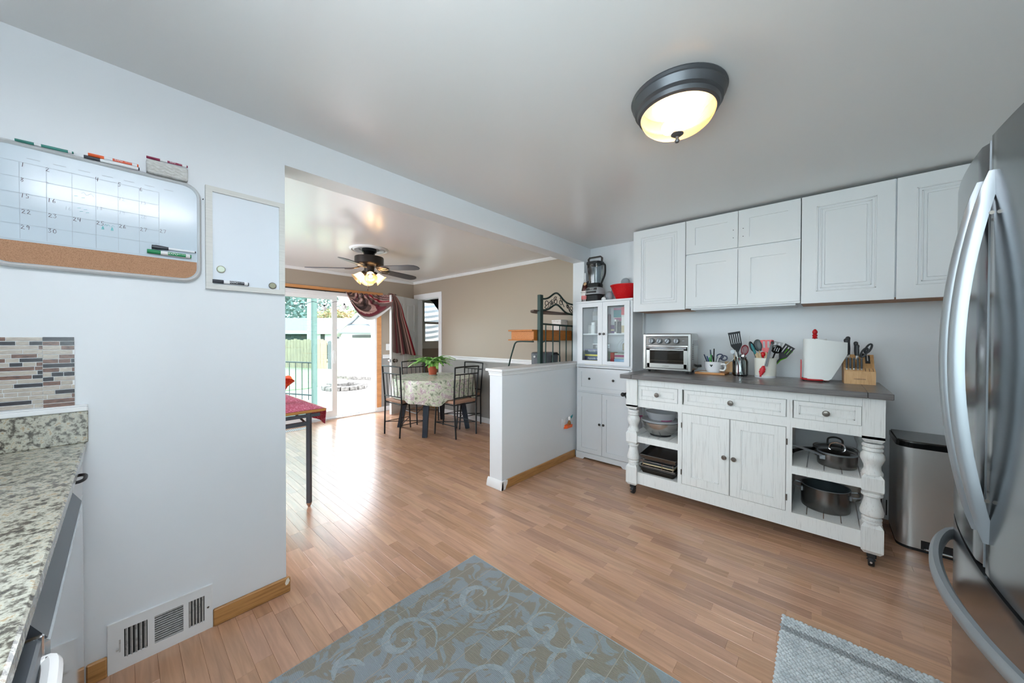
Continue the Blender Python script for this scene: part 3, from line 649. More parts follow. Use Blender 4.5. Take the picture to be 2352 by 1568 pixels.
def marker(label, p, d, L, m, lab=None, r=.0065, fine=False, body='marker_white', tx='EXPO', wrap=None):
    """cap at p, pointing along d; modelled along +X then turned"""
    p = V(p); d = V(d).normalized(); zz = V((1, 0, 0)); yy = zz.cross(d); q = M((d, yy, zz)).transposed().to_4x4(); q = M.Translation(p) @ q; t = thing('dry_erase_marker', label, 'marker', p); X = M.Rotation(pi/2, 4, 'Y')
    if fine: cp = [(0, 0), (r*.95, 0), (r*.95, .006), (r*1.1, .014), (r*.75, .05), (0, .05)]; bd = [(0, .0485), (r*.55, .0485), (r*.5, L-.004), (0, L-.004)]
    else: cp = [(0, 0), (r*.9, 0), (r*.95, .004), (r*.95, .04), (0, .04)]; bd = [(0, .038), (r*.8, .038), (r, .046), (r, L-.006), (r*.9, L-.004), (0, L-.004)]
    obj('cap', B().lathe(cp, (0, 0, 0), 14, X).xf(q), m, t); obj('barrel', B().lathe(bd, (0, 0, 0), 14, X).xf(q), body, t); obj('end_plug', B().lathe([(0, L-.005), (r*(.5 if fine else .92), L-.005), (r*(.45 if fine else .85), L), (0, L)], (0, 0, 0), 12, X).xf(q), m, t)
    if not fine: obj('clip', B().box(.002, .03, -.0015, .0015, r*.9, r*1.25, .0005).xf(q), m, t)
    if lab:
        w = B(); w.lathe([(r*1.02, .062), (r*1.02, L-.018)], (0, 0, 0), 16, X, a0=pi-.9, a1=pi+.9) if wrap is None else w.lathe([(r*1.02, wrap[0]), (r*1.02, wrap[1])], (0, 0, 0), 16, X, a0=pi-1.6, a1=pi+1.6)
        o = obj('label', w.xf(q @ M.Rotation(0, 4, 'X')), lab, t)
        if tx: text('lettering', tx, r*1.3, q @ V((.078, .0005, r*1.04)), d, yy, 'marker_white', t, .0002)
        if tx: text('lettering', 'LOW ODOR', r*.5, q @ V((.104, .002, r*1.04)), d, yy, 'marker_white', t, .0002)
    return t
DY = V((0, 1, .03)); marker('teal dry-erase marker resting on the whiteboard top edge', (XL+.022, -.245, 2.039), DY, .128, 'expo_teal', 'expo_teal', .005, tx=None, wrap=(.055, .115))
marker('black dry-erase marker under the orange one on the whiteboard top', (XL+.023, -.093, 2.0395), DY, .145, 'expo_black')
marker('orange dry-erase marker lying on a black marker above the whiteboard', (XL+.02, -.083, 2.0525), DY, .132, 'expo_orange', 'expo_label_o')
marker('maroon dry-erase marker lying on the small grey box', (XL+.028, .071, 2.1), DY, .126, 'expo_maroon', 'expo_maroon', .0055)
marker('slim grey marker on the lower right of the calendar board', (XL+.022, .085, 1.733), (0, 1, .005), .138, 'expo_black', None, .0085, True)
marker('green dry-erase marker just above the cork strip', (XL+.024, .071, 1.712), (0, 1, -.005), .136, 'expo_green', 'expo_green', .009)
bx = thing('marker_box', 'small pale grey woven box on the top right of the whiteboard', 'box', (XL+.02, .134, 2.045))
obj('body', B().box(XL+.002, XL+.04, .071, .197, 2.0375, 2.092, .004), 'box_weave', bx)
for k in range(3): obj('wave_stripe', B().tube([(XL+.0405, .08+.011*i, 2.05+.013*k+.005*math.sin(i*1.9)) for i in range(11)], .0013, 4), 'frame_white', bx)
nb = thing('message_board', 'small white-framed dry-erase board with two round magnets', 'whiteboard', (XL, .41, 1.81))
obj('panel', B().box(XL+.001, XL+.012, .268, .56, 1.59, 2.04), 'board_dull', nb, 0)
fb = B(); w = .024; A0, A1, C0, C1 = .257, .57, 1.577, 2.05
for pts in ([(A0, C0), (A1, C0), (A1-w, C0+w), (A0+w, C0+w)], [(A0, C1), (A1, C1), (A1-w, C1-w), (A0+w, C1-w)], [(A0, C0), (A0, C1), (A0+w, C1-w), (A0+w, C0+w)], [(A1, C0), (A1, C1), (A1-w, C1-w), (A1-w, C0+w)]): obj('frame_rail', B().prism(pts, 'x', XL+.001, XL+.02), 'frame_white', nb, 0)
marker('black dry-erase marker along the bottom of the framed message board', (XL+.021, .279, 1.6135), (0, 1, .0), .136, 'expo_black', 'expo_black', .009)
for lb_, y, z, m in (('pale green round magnet at the left of the message board', .311, 1.672, 'magnet_pale'), ('dull grey-green round magnet at the lower right message board corner', .516, 1.618, 'magnet_grey')):
    t = thing('magnet', lb_, 'magnet', (XL+.012, y, z)); X = M.Rotation(pi/2, 4, 'Y')
    obj('rim', B().lathe([(.0, 0), (.0165, 0), (.0165, .005), (.014, .007), (.0, .0065)], (XL+.0122, y, z), 20, X), 'magnet_grey' if m == 'magnet_pale' else 'pewter', t); obj('face', B().lathe([(0, .0068), (.0142, .0068), (.012, .009), (0, .0095)], (XL+.0122, y, z), 20, X), m, t)
tag(obj('nail', B().rod((XL-.001, .25, 1.984), (XL+.012, .25, 1.984), .0018), 'dark'), 'tiny dark nail in the wall between the two boards', 'nail')
# wall register
def register(label, x, y0, y1, z0, z1, loc):
    t = thing('wall_register', label, 'vent', loc); h = z1-z0; w = y1-y0; sec = ((.14, .345), (.41, .69), (.745, .91)); zb, zt = z0+h*.22, z1-h*.2
    obj('duct_shadow', B().box(x+.0005, x+.0015, y0+.02, y1-.02, z0+.02, z1-.02), 'vent_dark', t, 0)
    fr = B(); ed = [0] + [v for s_ in sec for v in s_] + [1]
    for a, b_ in zip(ed[::2], ed[1::2]): fr.box(x+.001, x+.0085, y0+w*a, y0+w*b_, zb, zt)
    fr.box(x+.001, x+.0085, y0, y1, z0, zb).box(x+.001, x+.0085, y0, y1, zt, z1); fr.box(x+.0085, x+.011, y0, y1, z1-.006, z1).box(x+.0085, x+.01, y0, y0+.004, z0, z1).box(x+.0085, x+.01, y1-.004, y1, z0, z1)
    obj('face_plate', fr, 'white_paint', t, 0)
    for si, (a, b_) in enumerate(sec):
        a, b_ = y0+w*a, y0+w*b_
        if si == 1:
            for k in range(12): zz = zb+(zt-zb)*(k+.5)/12; obj('slat', B().prism([(x+.0015, zz+.0012), (x+.0085, zz-.0006), (x+.0085, zz-.0018), (x+.0015, zz)], 'y', a, b_), 'vent_dirt', t, 0)
        else:
            for k in range(5):
                yy = a+(b_-a)*(k+.5)/5; s_ = 1 if si == 0 else -1; b = B(); vs = [(x+.0015, yy-.0035*s_), (x+.0085, yy+.0015*s_), (x+.0085, yy+.0038*s_), (x+.0015, yy-.001*s_)]
                b.prism(vs, 'z', zb, zt); obj('slat', b, 'vent_dirt', t, 0)
    obj('lever', B().box(x+.0085, x+.011, y0+w*.095, y0+w*.11, z0+h*.38, z0+h*.62).box(x+.009, x+.02, y0+w*.07, y0+w*.095, z0+h*.44, z0+h*.47), 'vent_dirt', t, 0)
    for y_ in (y0+w*.95,): obj('screw', B().lathe([(0, 0), (.0045, 0), (.003, .002), (0, .0025)], (x+.0085, y_, z0+h*.5), 10, M.Rotation(pi/2, 4, 'Y')), 'pewter', t)
    return t
register('white three-panel floor-level register in the white wall by the oak skirting', XL, -.046, .275, .0, .203, (XL, .115, 0))
# mosaic sheets
def sheet(label, y0, y1, z0, z1, x, seed, rows=17):
    t = thing('mosaic_sheet', label, 'backsplash', (x, (y0+y1)/2, z0)); rg = random.Random(seed); obj('grout_backing', B().box(x, x+.002, y0, y1, z0, z1), 'white_paint', t, 0); h = (z1-z0)/rows
    ms = ['tile_sand', 'tile_dark', 'tile_rust', 'tile_dark', 'tile_stone', 'tile_rust', 'tile_sand']
    for r in range(rows):
        y = y0 - rg.random()*.02
        while y < y1-.003:
            l = rg.choice((.028, .028, .055, .055, .085, .11)); a, b_ = max(y, y0)+.0008, min(y+l, y1)-.0008
            if b_-a > .004: obj('tile', B().box(x+.0015, x+.0042, a, b_, z0+h*r+.0018, z0+h*(r+1)-.0008, .0005), rg.choice(ms), t, 0)
            y += l
for n_, a, b_, s_ in (('tile_sand', '#b7aea3', '#a2988c', .45), ('tile_stone', '#aaa096', '#c4bbb0', .45), ('tile_dark', '#28252e', '#3d3840', .5), ('tile_rust', '#7f5d50', '#3f3234', .45)): mat(n_, a, .22, noise=((60, 60, 400), b_, s_, s_+.2))
sheet('mosaic strip tile sheet at the edge of the counter splashback', -.1935, -.1205, 1.091, 1.353, XL+.0025, 5, 16)
sheet('mosaic strip tile sheet left of the overlapping end sheet', -.62, -.193, 1.095, 1.352, XL, 9)
lt = B().box(XL, XL+.028, -.62, -.089, 1.07, 1.088, .003).box(XL, XL+.02, -.62, -.089, 1.088, 1.094, .002); tag(obj('ledge_strip', lt, 'trim_white'), 'white painted ledge strip along the granite splashback top', 'ledge')
ct = thing('granite_countertop', 'speckled beige granite countertop with upstand against the white wall', 'countertop', (-1.2, -.4, .92))
obj('slab', B().box(XL+.001, .1, -.76, -.094, .918, .95, .004), 'granite', ct); obj('upstand', B().box(XL+.001, XL+.021, -.76, -.089, .95, 1.07, .002), 'granite', ct)
bc_ = thing('base_cabinet', 'white base cabinet under the granite by the left wall', 'cabinet', (-1.92, -.4, 0))
obj('carcass', B().box(XL+.001, -1.715, -.76, -.125, .09, .917).box(XL+.001, -1.715, -.76, -.18, 0, .09), 'cab_white', bc_, 0)
dr = obj('drawer', B().box(XL+.006, -1.72, -.125, -.104, .76, .9, .003), 'cab_white', bc_)
obj('drawer_pull', B().tube(spline([(-1.84, -.106, .893), (-1.838, -.092, .894), (-1.82, -.083, .895), (-1.775, -.083, .895), (-1.757, -.092, .894), (-1.755, -.106, .893)]), .005), 'black_metal', dr)
obj('cabinet_door', B().box(XL+.006, -1.72, -.125, -.104, .1, .75, .003), 'cab_white', bc_)
dw = thing('dishwasher', 'glossy light grey dishwasher beneath the granite counter edge', 'dishwasher', (-1.32, -.4, 0)); mat('dw_front', '#c3c8cd', .05, .6); mat('dw_strip', '#5d636a', .35, .3)
obj('tub', B().box(-1.7, -.975, -.74, -.14, .06, .9), 'dark', dw, 0); obj('door', B().box(-1.705, -.97, -.14, -.084, .1, .845, .006), 'dw_front', dw); obj('control_strip', B().prism([(-.14, .905), (-.118, .905), (-.086, .847), (-.14, .847)], 'x', -1.705, -.97), 'dw_strip', dw, 0)
obj('toe_panel', B().box(-1.7, -.975, -.18, -.15, .0, .1), 'dark', dw, 0)
rg_ = thing('range_cooker', 'dark steel cooker front with white bar handle at the counter edge', 'cooker', (-.55, -.4, 0))
obj('body', B().box(-.955, -.16, -.74, -.12, .02, .91), 'dw_strip', rg_, 0); obj('front_panel', B().box(-.93, -.165, -.12, -.088, .12, .872, .004), 'dw_strip', rg_); obj('edge_trim', B().box(-.934, -.926, -.14, -.086, .12, .876, .002), 'chrome', rg_)
obj('bar_handle', B().tube(spline([(-.915, -.09, .835), (-.905, -.078, .835), (-.8, -.074, .835), (-.6, -.072, .835), (-.24, -.074, .835), (-.2, -.09, .835)], 5), .012), 'white_gloss', rg_)
# gadget plugged into the half wall
og = thing('plug_in_freshener', 'orange plug-in air freshener with green leaf on the half wall', 'air freshener', (XL, 3.28, .41))
op = obj('socket_plate', B().box(XL, XL+.005, 3.2, 3.3, .36, .47, .002), 'wall_white', og); obj('socket_face', B().box(XL+.005, XL+.012, 3.225, 3.27, .375, .455, .003), 'white_plastic', og)
obj('holder', B().prism([(XL+.006, .355), (XL+.05, .365), (XL+.055, .395), (XL+.006, .4)], 'y', 3.235, 3.335), 'expo_orange', og); X0 = XL+.03
obj('oil_bottle', B().lathe([(0, .395), (.017, .395), (.018, .42), (.01, .435), (.008, .445), (0, .445)], (X0, 3.305, 0), 14), 'amber_jar', og); obj('bulb_cover', B().lathe([(0, .44), (.012, .445), (.017, .465), (.012, .482), (0, .486)], (X0, 3.305, 0), 14), 'white_gloss', og)
for a, s_ in ((.3, .05), (-.5, .04)):
    p0 = V((X0, 3.33, .45)); e = p0+V((0, s_*math.sin(a+.9), s_)); obj('leaf', B().grid(lambda s, t: p0.lerp(e, s)+V((.012*(t-.5)*math.sin(pi*min(s+.05, 1)), .02*(t-.5)*math.sin(pi*min(s+.05, 1)), 0)), 6, 2).thick(.001), 'teal', og)
# ================================================================== CABINETS
def door(parent, x0, x1, z0, z1, yf, style, m='cab_white', t=.019, fr=.06, name='cabinet_door', pm=None):
    """a framed door whose face lies at yf and looks to -Y"""
    b = B(); y1 = yf+t; rec = .009 if style == 'shaker' else .006
    for a, b_, c, d in ((x0, x0+fr, z0, z1), (x1-fr, x1, z0, z1), (x0+fr, x1-fr, z0, z0+fr), (x0+fr, x1-fr, z1-fr, z1)): b.box(a, b_, yf, y1, c, d)
    o = obj(name, b, m, parent, 0); p = B(); p.box(x0+fr, x1-fr, yf+rec, y1-.002, z0+fr, z1-fr)
    if style == 'raised':
        a, b_, c, d = x0+fr, x1-fr, z0+fr, z1-fr
        for k, (i, h) in enumerate(((0, .0015), (.022, .004))):
            for q in ((a+i, a+i+.009, c+i, d-i), (b_-i-.009, b_-i, c+i, d-i), (a+i, b_-i, c+i, c+i+.009), (a+i, b_-i, d-i-.009, d-i)): p.box(q[0], q[1], yf-.0035+h, yf+rec, q[2], q[3], .002)
        p.box(a+.045, b_-.045, yf+.002, yf+rec, c+.045, d-.045, .005)
    if style == 'bead':
        a, b_, c, d = x0+fr, x1-fr, z0+fr, z1-fr
        for q in ((a, a+.008, c, d), (b_-.008, b_, c, d), (a, b_, c, c+.008), (a, b_, d-.008, d)): p.box(q[0], q[1], yf+.002, yf+rec, q[2], q[3], .0015)
    obj('panel', p, pm or m, o, 0); return o
YC = 3.427; ZB, ZT = 1.619, 2.422
def wall_cabinet(label, x0, x1, zb=ZB, under='cab_wood'):
    t = thing('wall_cabinet', label, 'cabinet', ((x0+x1)/2, 3.62, zb)); obj('carcass', B().box(x0+.001, x1-.001, YC+.02, YK-.001, zb+.014, ZT), 'cab_white', t, 0); obj('bottom_panel', B().box(x0+.002, x1-.002, YC+.024, YK-.002, zb+.004, zb+.014), under, t, 0); return t
t = wall_cabinet('white wall cabinet with one raised panel door, above the white hutch', -1.427, -.943); door(t, -1.426, -.944, ZB, ZT-.004, YC, 'raised', fr=.07)
t = wall_cabinet('white wall cabinet with four plain framed doors in the middle of the row', -.941, -.131, 1.626, 'cab_white')
for a, b_ in ((-.938, -.5375), (-.5325, -.134)):
    d = door(t, a, b_, 2.115, ZT-.004, YC, 'shaker', fr=.075); door(t, a, b_, 1.64, 2.1, YC, 'shaker', fr=.085)
    for z in (2.2, 2.265): x = -.57 if a < -.6 else -.5; obj('screw_hole', B().rod((x, YC-.0006, z), (x, YC+.0004, z), .0035, n=8), 'dark', d, 0)
obj('light_rail', B().box(-.9, -.16, YC+.03, YC+.3, 1.612, 1.63), 'cab_white', t, 0); obj('door_gap_rail', B().box(-.94, -.132, YC+.004, YC+.02, 1.626, 1.639), 'cab_white', t, 0)
t = wall_cabinet('large white wall cabinet with two raised panel doors beside the fridge', -.128, .842); door(t, -.127, .352, ZB, ZT-.004, YC, 'raised', fr=.085); door(t, .36, .841, ZB, ZT-.004, YC, 'raised', fr=.085)
# hutch in the corner
hx0, hx1, hy = -2.09, -1.45, 3.455
h = thing('hutch', 'tall narrow white hutch with glass upper doors in the corner', 'cabinet', ((hx0+hx1)/2, 3.63, 0))
b = B(); s = .018; b.box(hx0, hx0+s, hy, YK-.005, 0, 1.745).box(hx1-s, hx1, hy, YK-.005, 0, 1.745).box(hx0+s, hx1-s, YK-.012, YK-.005, .05, 1.745)
for z in (.075, .755, 1.04): b.box(hx0+s, hx1-s, hy+.002, YK-.012, z-.009, z+.009)
b.box(hx0+s, hx1-s, hy+.002, YK-.012, 1.727, 1.745); obj('carcass', b, 'hutch_white', h, 0)
obj('top_board', B().box(hx0-.012, hx1+.012, hy-.014, YK-.004, 1.745, 1.765, .003), 'hutch_white', h); obj('shelf', B().box(hx0+s, hx1-s, hy+.03, YK-.012, 1.392, 1.406), 'hutch_white', h, 0)
obj('waist_moulding', B().box(hx0-.004, hx1+.004, hy-.008, hy+.01, 1.03, 1.048, .003).box(hx0-.002, hx1+.002, hy-.004, hy+.01, 1.052, 1.062), 'hutch_white', h)
obj('side_panel_frame', B().box(hx1, hx1+.006, hy+.0, hy+.06, .1, 1.74).box(hx1, hx1+.006, YK-.07, YK-.005, .1, 1.74).box(hx1, hx1+.006, hy+.06, YK-.07, 1.0, 1.1).box(hx1, hx1+.006, hy+.06, YK-.07, 1.66, 1.74), 'hutch_white', h, 0)
obj('plinth', B().prism([(hx0, 0), (hx0+.085, 0), (hx0+.105, .022), (hx1-.105, .022), (hx1-.085, 0), (hx1, 0), (hx1, .075), (hx0, .075)], 'y', hy-.012, hy+.006), 'hutch_white', h, 0)
mid = (hx0+hx1)/2
def knob(p, parent, m='pewter', r=.0135, name='knob'): return obj(name, B().lathe([(0, 0), (r*.5, 0), (r*.42, r*.7), (r*.9, r*.95), (r, r*1.25), (r*.8, r*1.7), (0, r*1.85)], p, 14, M.Rotation(pi/2, 4, 'X')), m, parent)
for i, (a, b_) in enumerate(((hx0+s+.002, mid-.0015), (mid+.0015, hx1-s-.002))):
    q = B(); z0, z1 = 1.066, 1.738; w = .055
    for r_ in ((a, a+w, z0, z1), (b_-w, b_, z0, z1), (a+w, b_-w, z0, z0+.042), (a+w, b_-w, z1-.042, z1)): q.box(r_[0], r_[1], hy-.016, hy, r_[2], r_[3])
    d = obj('glass_door', q, 'hutch_white', h, 0); obj('pane', B().box(a+w-.004, b_-w+.004, hy-.008, hy-.005, z0+.038, z1-.038), 'hutch_pane', d, 0); knob(((b_-.022) if i == 0 else (a+.022), hy-.016, 1.4), d, 'bakelite')
    d = door(h, a, b_, .082, .748, hy-.016, 'shaker', 'hutch_white', .016, .05); knob(((b_-.022) if i == 0 else (a+.022), hy-.016, .421), d, 'bakelite')
d = door(h, hx0+s+.002, hx1-s-.002, .768, 1.024, hy-.016, 'shaker', 'hutch_white', .016, .045, 'drawer')
for x in (-1.92, -1.64): knob((x, hy-.009, .907), d, 'bakelite')
# things behind the hutch glass
def carton(name, label, x, z, w, d, hh, m, y=3.52, words=None, band=None, grp=None):
    t = thing(name, label, name.split('_')[-1], (x+w/2, y+d/2, z), grp); obj('carton', B().box(x, x+w, y, y+d, z, z+hh, .002), m, t)
    if band: obj('print_band', B().box(x+.002, x+w-.002, y-.0006, y, z+hh*band[1], z+hh*band[2]), band[0], t, 0)
    if words: text('lettering', words, min(hh*.5, w*.14), (x+w/2, y-.0012, z+hh*.6), (1, 0, 0), (0, 0, 1), 'marker_white', t, shear=.2)
    return t
zs, z2 = 1.0492, 1.4062
carton('wrap_box', 'yellow and red wrap box at the bottom left inside the hutch', -2.03, zs, .25, .06, .046, 'foil_yellow', band=('box_red', .5, .95))
carton('wrap_box', 'navy lettered wrap box resting on the yellow one in the hutch', -2.03, zs+.0465, .25, .06, .055, 'foil_blue', words='Reynolds Wrap', band=('foil_yellow', 0, .2))
carton('wrap_box', 'narrow navy and yellow wrap box in the middle of the hutch stack', -2.025, zs+.102, .24, .055, .03, 'foil_blue', band=('foil_yellow', .1, .7))
carton('wrap_box', 'topmost navy lettered wrap box of the stack in the hutch', -2.03, zs+.1325, .25, .06, .05, 'foil_blue', words='Reynolds Wrap')
def pot(name, label, x, y, z, prof, m, cat, parts=()):
    t = thing(name, label, cat, (x, y, z)); obj('body', B().lathe(prof, (x, y, z), 18), m, t)
    for nm, pr, mm in parts: obj(nm, B().lathe(pr, (x, y, z), 18), mm, t)
    return t
t = thing('storage_tub', 'clear plastic tub with white lid behind the left hutch door', 'container', (-1.9, 3.66, zs+.183)); obj('tub', B().box(-1.97, -1.82, 3.6, 3.72, zs+.1845, zs+.23, .006), 'jug', t); obj('lid', B().box(-1.975, -1.815, 3.595, 3.725, zs+.23, zs+.245, .004), 'white_plastic', t)
pot('pill_bottle', 'white screw-cap bottle on the upper left hutch shelf', -1.925, 3.53, z2, [(0, 0), (.03, 0), (.031, .085), (.022, .098), (0, .098)], 'white_plastic', 'bottle', [('cap', [(0, .096), (.024, .096), (.024, .125), (0, .127)], 'white_gloss')])
carton('cereal_box', 'maroon box standing at the right of the upper left hutch shelf', -1.838, z2, .07, .12, .215, 'stripe_maroon', band=('box_pink', .55, .9))
carton('napkin_pack', 'pale grey pack at the back left of the upper hutch shelf', -2.02, z2, .13, .08, .26, 'box_weave', 3.68, band=('alu', .6, .8))
carton('tea_box', 'grey box to the left of the white bottle in the hutch', -2.03, z2, .05, .06, .1, 'box_weave', 3.6)
carton('food_pouch', 'clear wrapped pack on top of the maroon hutch box', -1.84, z2+.2155, .072, .1, .07, 'lid_plastic', 3.53)
carton('teal_box', 'teal box at the back of the upper right hutch shelf', -1.72, z2+.18, .1, .06, .1, 'box_teal', 3.6, band=('box_pink', .75, 1))
carton('box_stack', 'low pale box under the teal box in the hutch', -1.72, z2, .1, .08, .179, 'label_white', 3.62, band=('box_pink', .75, .95))
carton('red_carton', 'red and white carton at the top right behind the hutch glass', -1.6, z2+.185, .085, .08, .095, 'box_red', 3.53, band=('label_white', 0, .1))
carton('sugar_pack', 'white pack with pinkish base at the right of the upper hutch shelf', -1.598, z2, .075, .09, .184, 'label_white', 3.53, band=('parchment', .05, .45))
carton('cocoa_box', 'dark purple box low on the upper right hutch shelf', -1.712, z2, .04, .08, .09, 'box_purple', 3.52, band=('parchment', .3, .5))
carton('spice_carton', 'tall white carton with black lettering in the hutch', -1.667, z2, .022, .08, .15, 'label_white', 3.51, band=('dark', .1, .85))
pot('spice_jar', 'dark spice jar in the middle of the upper right hutch shelf', -1.625, 3.54, z2, [(0, 0), (.02, 0), (.02, .09), (.016, .1), (0, .1)], 'house_dark', 'jar', [('cap', [(0, .1), (.019, .1), (.019, .125), (0, .125)], 'black_metal')])
carton('red_box', 'red and black box upright at the bottom right hutch shelf', -1.712, zs, .04, .1, .15, 'box_red', 3.51, band=('dark', 0, .25))
carton('sky_box', 'pale blue box low behind the right hutch glass', -1.668, zs, .15, .1, .085, 'box_sky', 3.51, band=('label_white', .35, .6))
carton('photo_carton', 'grey printed box on the pale blue one in the hutch', -1.668, zs+.0855, .145, .09, .06, 'box_weave', 3.52, band=('magenta', .3, .7))
t = thing('wicker_tray', 'round wire tray with brown pack leaning in the lower hutch', 'tray', (-1.62, 3.72, zs+.16)); obj('hoop', B().tube([(-1.62+.095*math.cos(a), 3.68+.02*math.sin(a), zs+.2+.1*math.sin(a)) for a in [i*2*pi/24 for i in range(24)]], .004, 6, True), 'white_plastic', t); obj('hoop', B().tube([(-1.6+.06*math.cos(a), 3.66, zs+.22+.07*math.sin(a)) for a in [i*2*pi/20 for i in range(20)]], .003, 6, True), 'alu', t); obj('pack', B().box(-1.66, -1.57, 3.69, 3.75, zs+.17, zs+.25, .01), 'parchment', t)
# on top of the hutch
zt = 1.7652
t = thing('cider_bottle', 'dark cider bottle with pink label and silver-wrapped neck on the hutch', 'bottle', (-2.07, 3.6, zt)); c = (-2.07, 3.6, zt)
obj('glass', B().lathe([(0, 0), (.043, 0), (.045, .01), (.045, .15), (.036, .195), (.02, .24), (0, .24)], c, 20), 'wine', t); obj('neck_foil', B().lathe([(0, .235), (.023, .225), (.017, .27), (.0155, .345), (0, .35)], c, 18), 'silver_foil', t)
obj('label', B().lathe([(.0458, .035), (.0458, .135)], c, 20), 'label_white', t); obj('pink_band', B().lathe([(.0462, .035), (.0462, .08)], c, 20), 'label_pink', t); obj('gold_seal', B().lathe([(0, 0), (.02, 0), (0, .003)], (c[0]+.012, c[1]-.03, zt+.215), 14, M.Rotation(1.2, 4, 'X')), 'gold_foil', t)
text('lettering', "Martinelli's", .017, (c[0]+.004, c[1]-.0465, zt+.115), (1, .05, 0), (0, 0, 1), 'dark', t)
bl = thing('blender', 'black countertop blender with clear jug standing on the hutch', 'blender', (-1.955, 3.62, zt)); c = (-1.955, 3.62, zt)
def sq(prof, mx=None, n=28, p=3.2, w=1.0):
    b = B(); rings = []
    for r, z in prof: rings.append([b.bm.verts.new((c[0]+r*w*math.copysign(abs(math.cos(a))**(2/p), math.cos(a)), c[1]+r*math.copysign(abs(math.sin(a))**(2/p), math.sin(a)), zt+z)) for a in [2*pi*i/n for i in range(n)]])
    for a, d in zip(rings, rings[1:]):
        for i in range(n): b._f([a[i], a[(i+1) % n], d[(i+1) % n], d[i]])
    b._f(rings[0]); b._f(rings[-1]); return b
obj('base', sq([(.085, 0), (.09, .02), (.086, .075), (.1, .085)]), 'matte_black', bl); obj('control_collar', sq([(.101, .085), (.098, .12), (.09, .16), (.078, .165)]), 'grey_plastic', bl)
obj('control_panel', B().box(c[0]-.06, c[0]+.06, c[1]-.1, c[1]-.09, zt+.098, zt+.12, .002).box(c[0]-.065, c[0]+.065, c[1]-.096, c[1]-.085, zt+.13, zt+.155, .002), 'gloss_black', bl); text('lettering', 'NINJA', .02, (c[0]+.01, c[1]-.0972, zt+.143), (1, 0, 0), (0, 0, 1), 'marker_white', bl)
j = obj('jug', sq([(.06, .165), (.062, .19), (.068, .24), (.08, .36), (.084, .43), (.084, .435)]), 'jug', bl); obj('jug_collar', sq([(.075, .163), (.078, .2), (.07, .215)]), 'matte_black', bl)
obj('blade_column', B().lathe([(.008, .2), (.008, .4), (0, .4)], c, 8), 'white_plastic', bl)
lid = obj('lid', sq([(.087, .428), (.09, .44), (.088, .458), (.06, .462)]), 'matte_black', bl)
obj('carry_handle', B().tube([(c[0]-.082, c[1], zt+.455), (c[0]-.085, c[1], zt+.5), (c[0]-.07, c[1], zt+.515), (c[0]+.07, c[1], zt+.515), (c[0]+.085, c[1], zt+.5), (c[0]+.082, c[1], zt+.455)], 0, 4, flat=(.016, .011, (0, 1, 0))), 'bakelite', lid)
obj('grip', B().tube(spline([(c[0]+.08, c[1]-.01, zt+.425), (c[0]+.118, c[1]-.01, zt+.42), (c[0]+.128, c[1]-.01, zt+.38), (c[0]+.122, c[1]-.01, zt+.3), (c[0]+.085, c[1]-.01, zt+.215), (c[0]+.075, c[1]-.01, zt+.18)], 5), .011), 'matte_black', bl)
obj('jug_brace', B().tube(spline([(c[0]-.075, c[1]-.03, zt+.17), (c[0]-.08, c[1]-.03, zt+.23), (c[0]-.07, c[1]-.03, zt+.245)], 4), .008), 'matte_black', bl)
t = thing('red_bowl', 'large red mixing bowl with white speckles on the hutch', 'bowl', (-1.61, 3.66, zt)); obj('bowl', B().lathe([(0, 0), (.075, 0), (.09, .012), (.125, .08), (.152, .155), (.158, .162), (.152, .163), (.145, .155), (.115, .08), (.08, .018), (0, .014)], (-1.61, 3.645, zt), 36), 'speckle_red', t); obj('rim', B().tube([(-1.61+.155*math.cos(a), 3.645+.155*math.sin(a), zt+.162) for a in [i*2*pi/36 for i in range(36)]], .004, 6, True), 'red_plastic', t)
pg = thing('soft_bundle', 'soft grey cloth bundle slumped behind and left of the red bowl', 'bundle', (-1.74, 3.74, zt)); rg = random.Random(2)
def lump(cs, m, nm):
    for k, (x, y, z, r, sx, sz) in enumerate(cs): obj(nm, B().ball((x, y, z), r, sx, .7, sz, 14, 10), m, pg)
lump([(-1.69, 3.775, zt+.15, .05, 1.1, 1.5), (-1.665, 3.775, zt+.225, .042, 1.2, 1.0)], 'plush_grey', 'fold'); lump([(-1.8, 3.66, zt+.06, .05, .9, 1.2), (-1.755, 3.7, zt+.09, .045, 1.0, 1.7)], 'plush_grey', 'fold'); lump([(-1.838, 3.6, zt+.026, .026, 1.1, 1.0)], 'white_plastic', 'tuft')
obj('button', B().ball((-1.647, 3.742, zt+.185), .006), 'dark', pg)
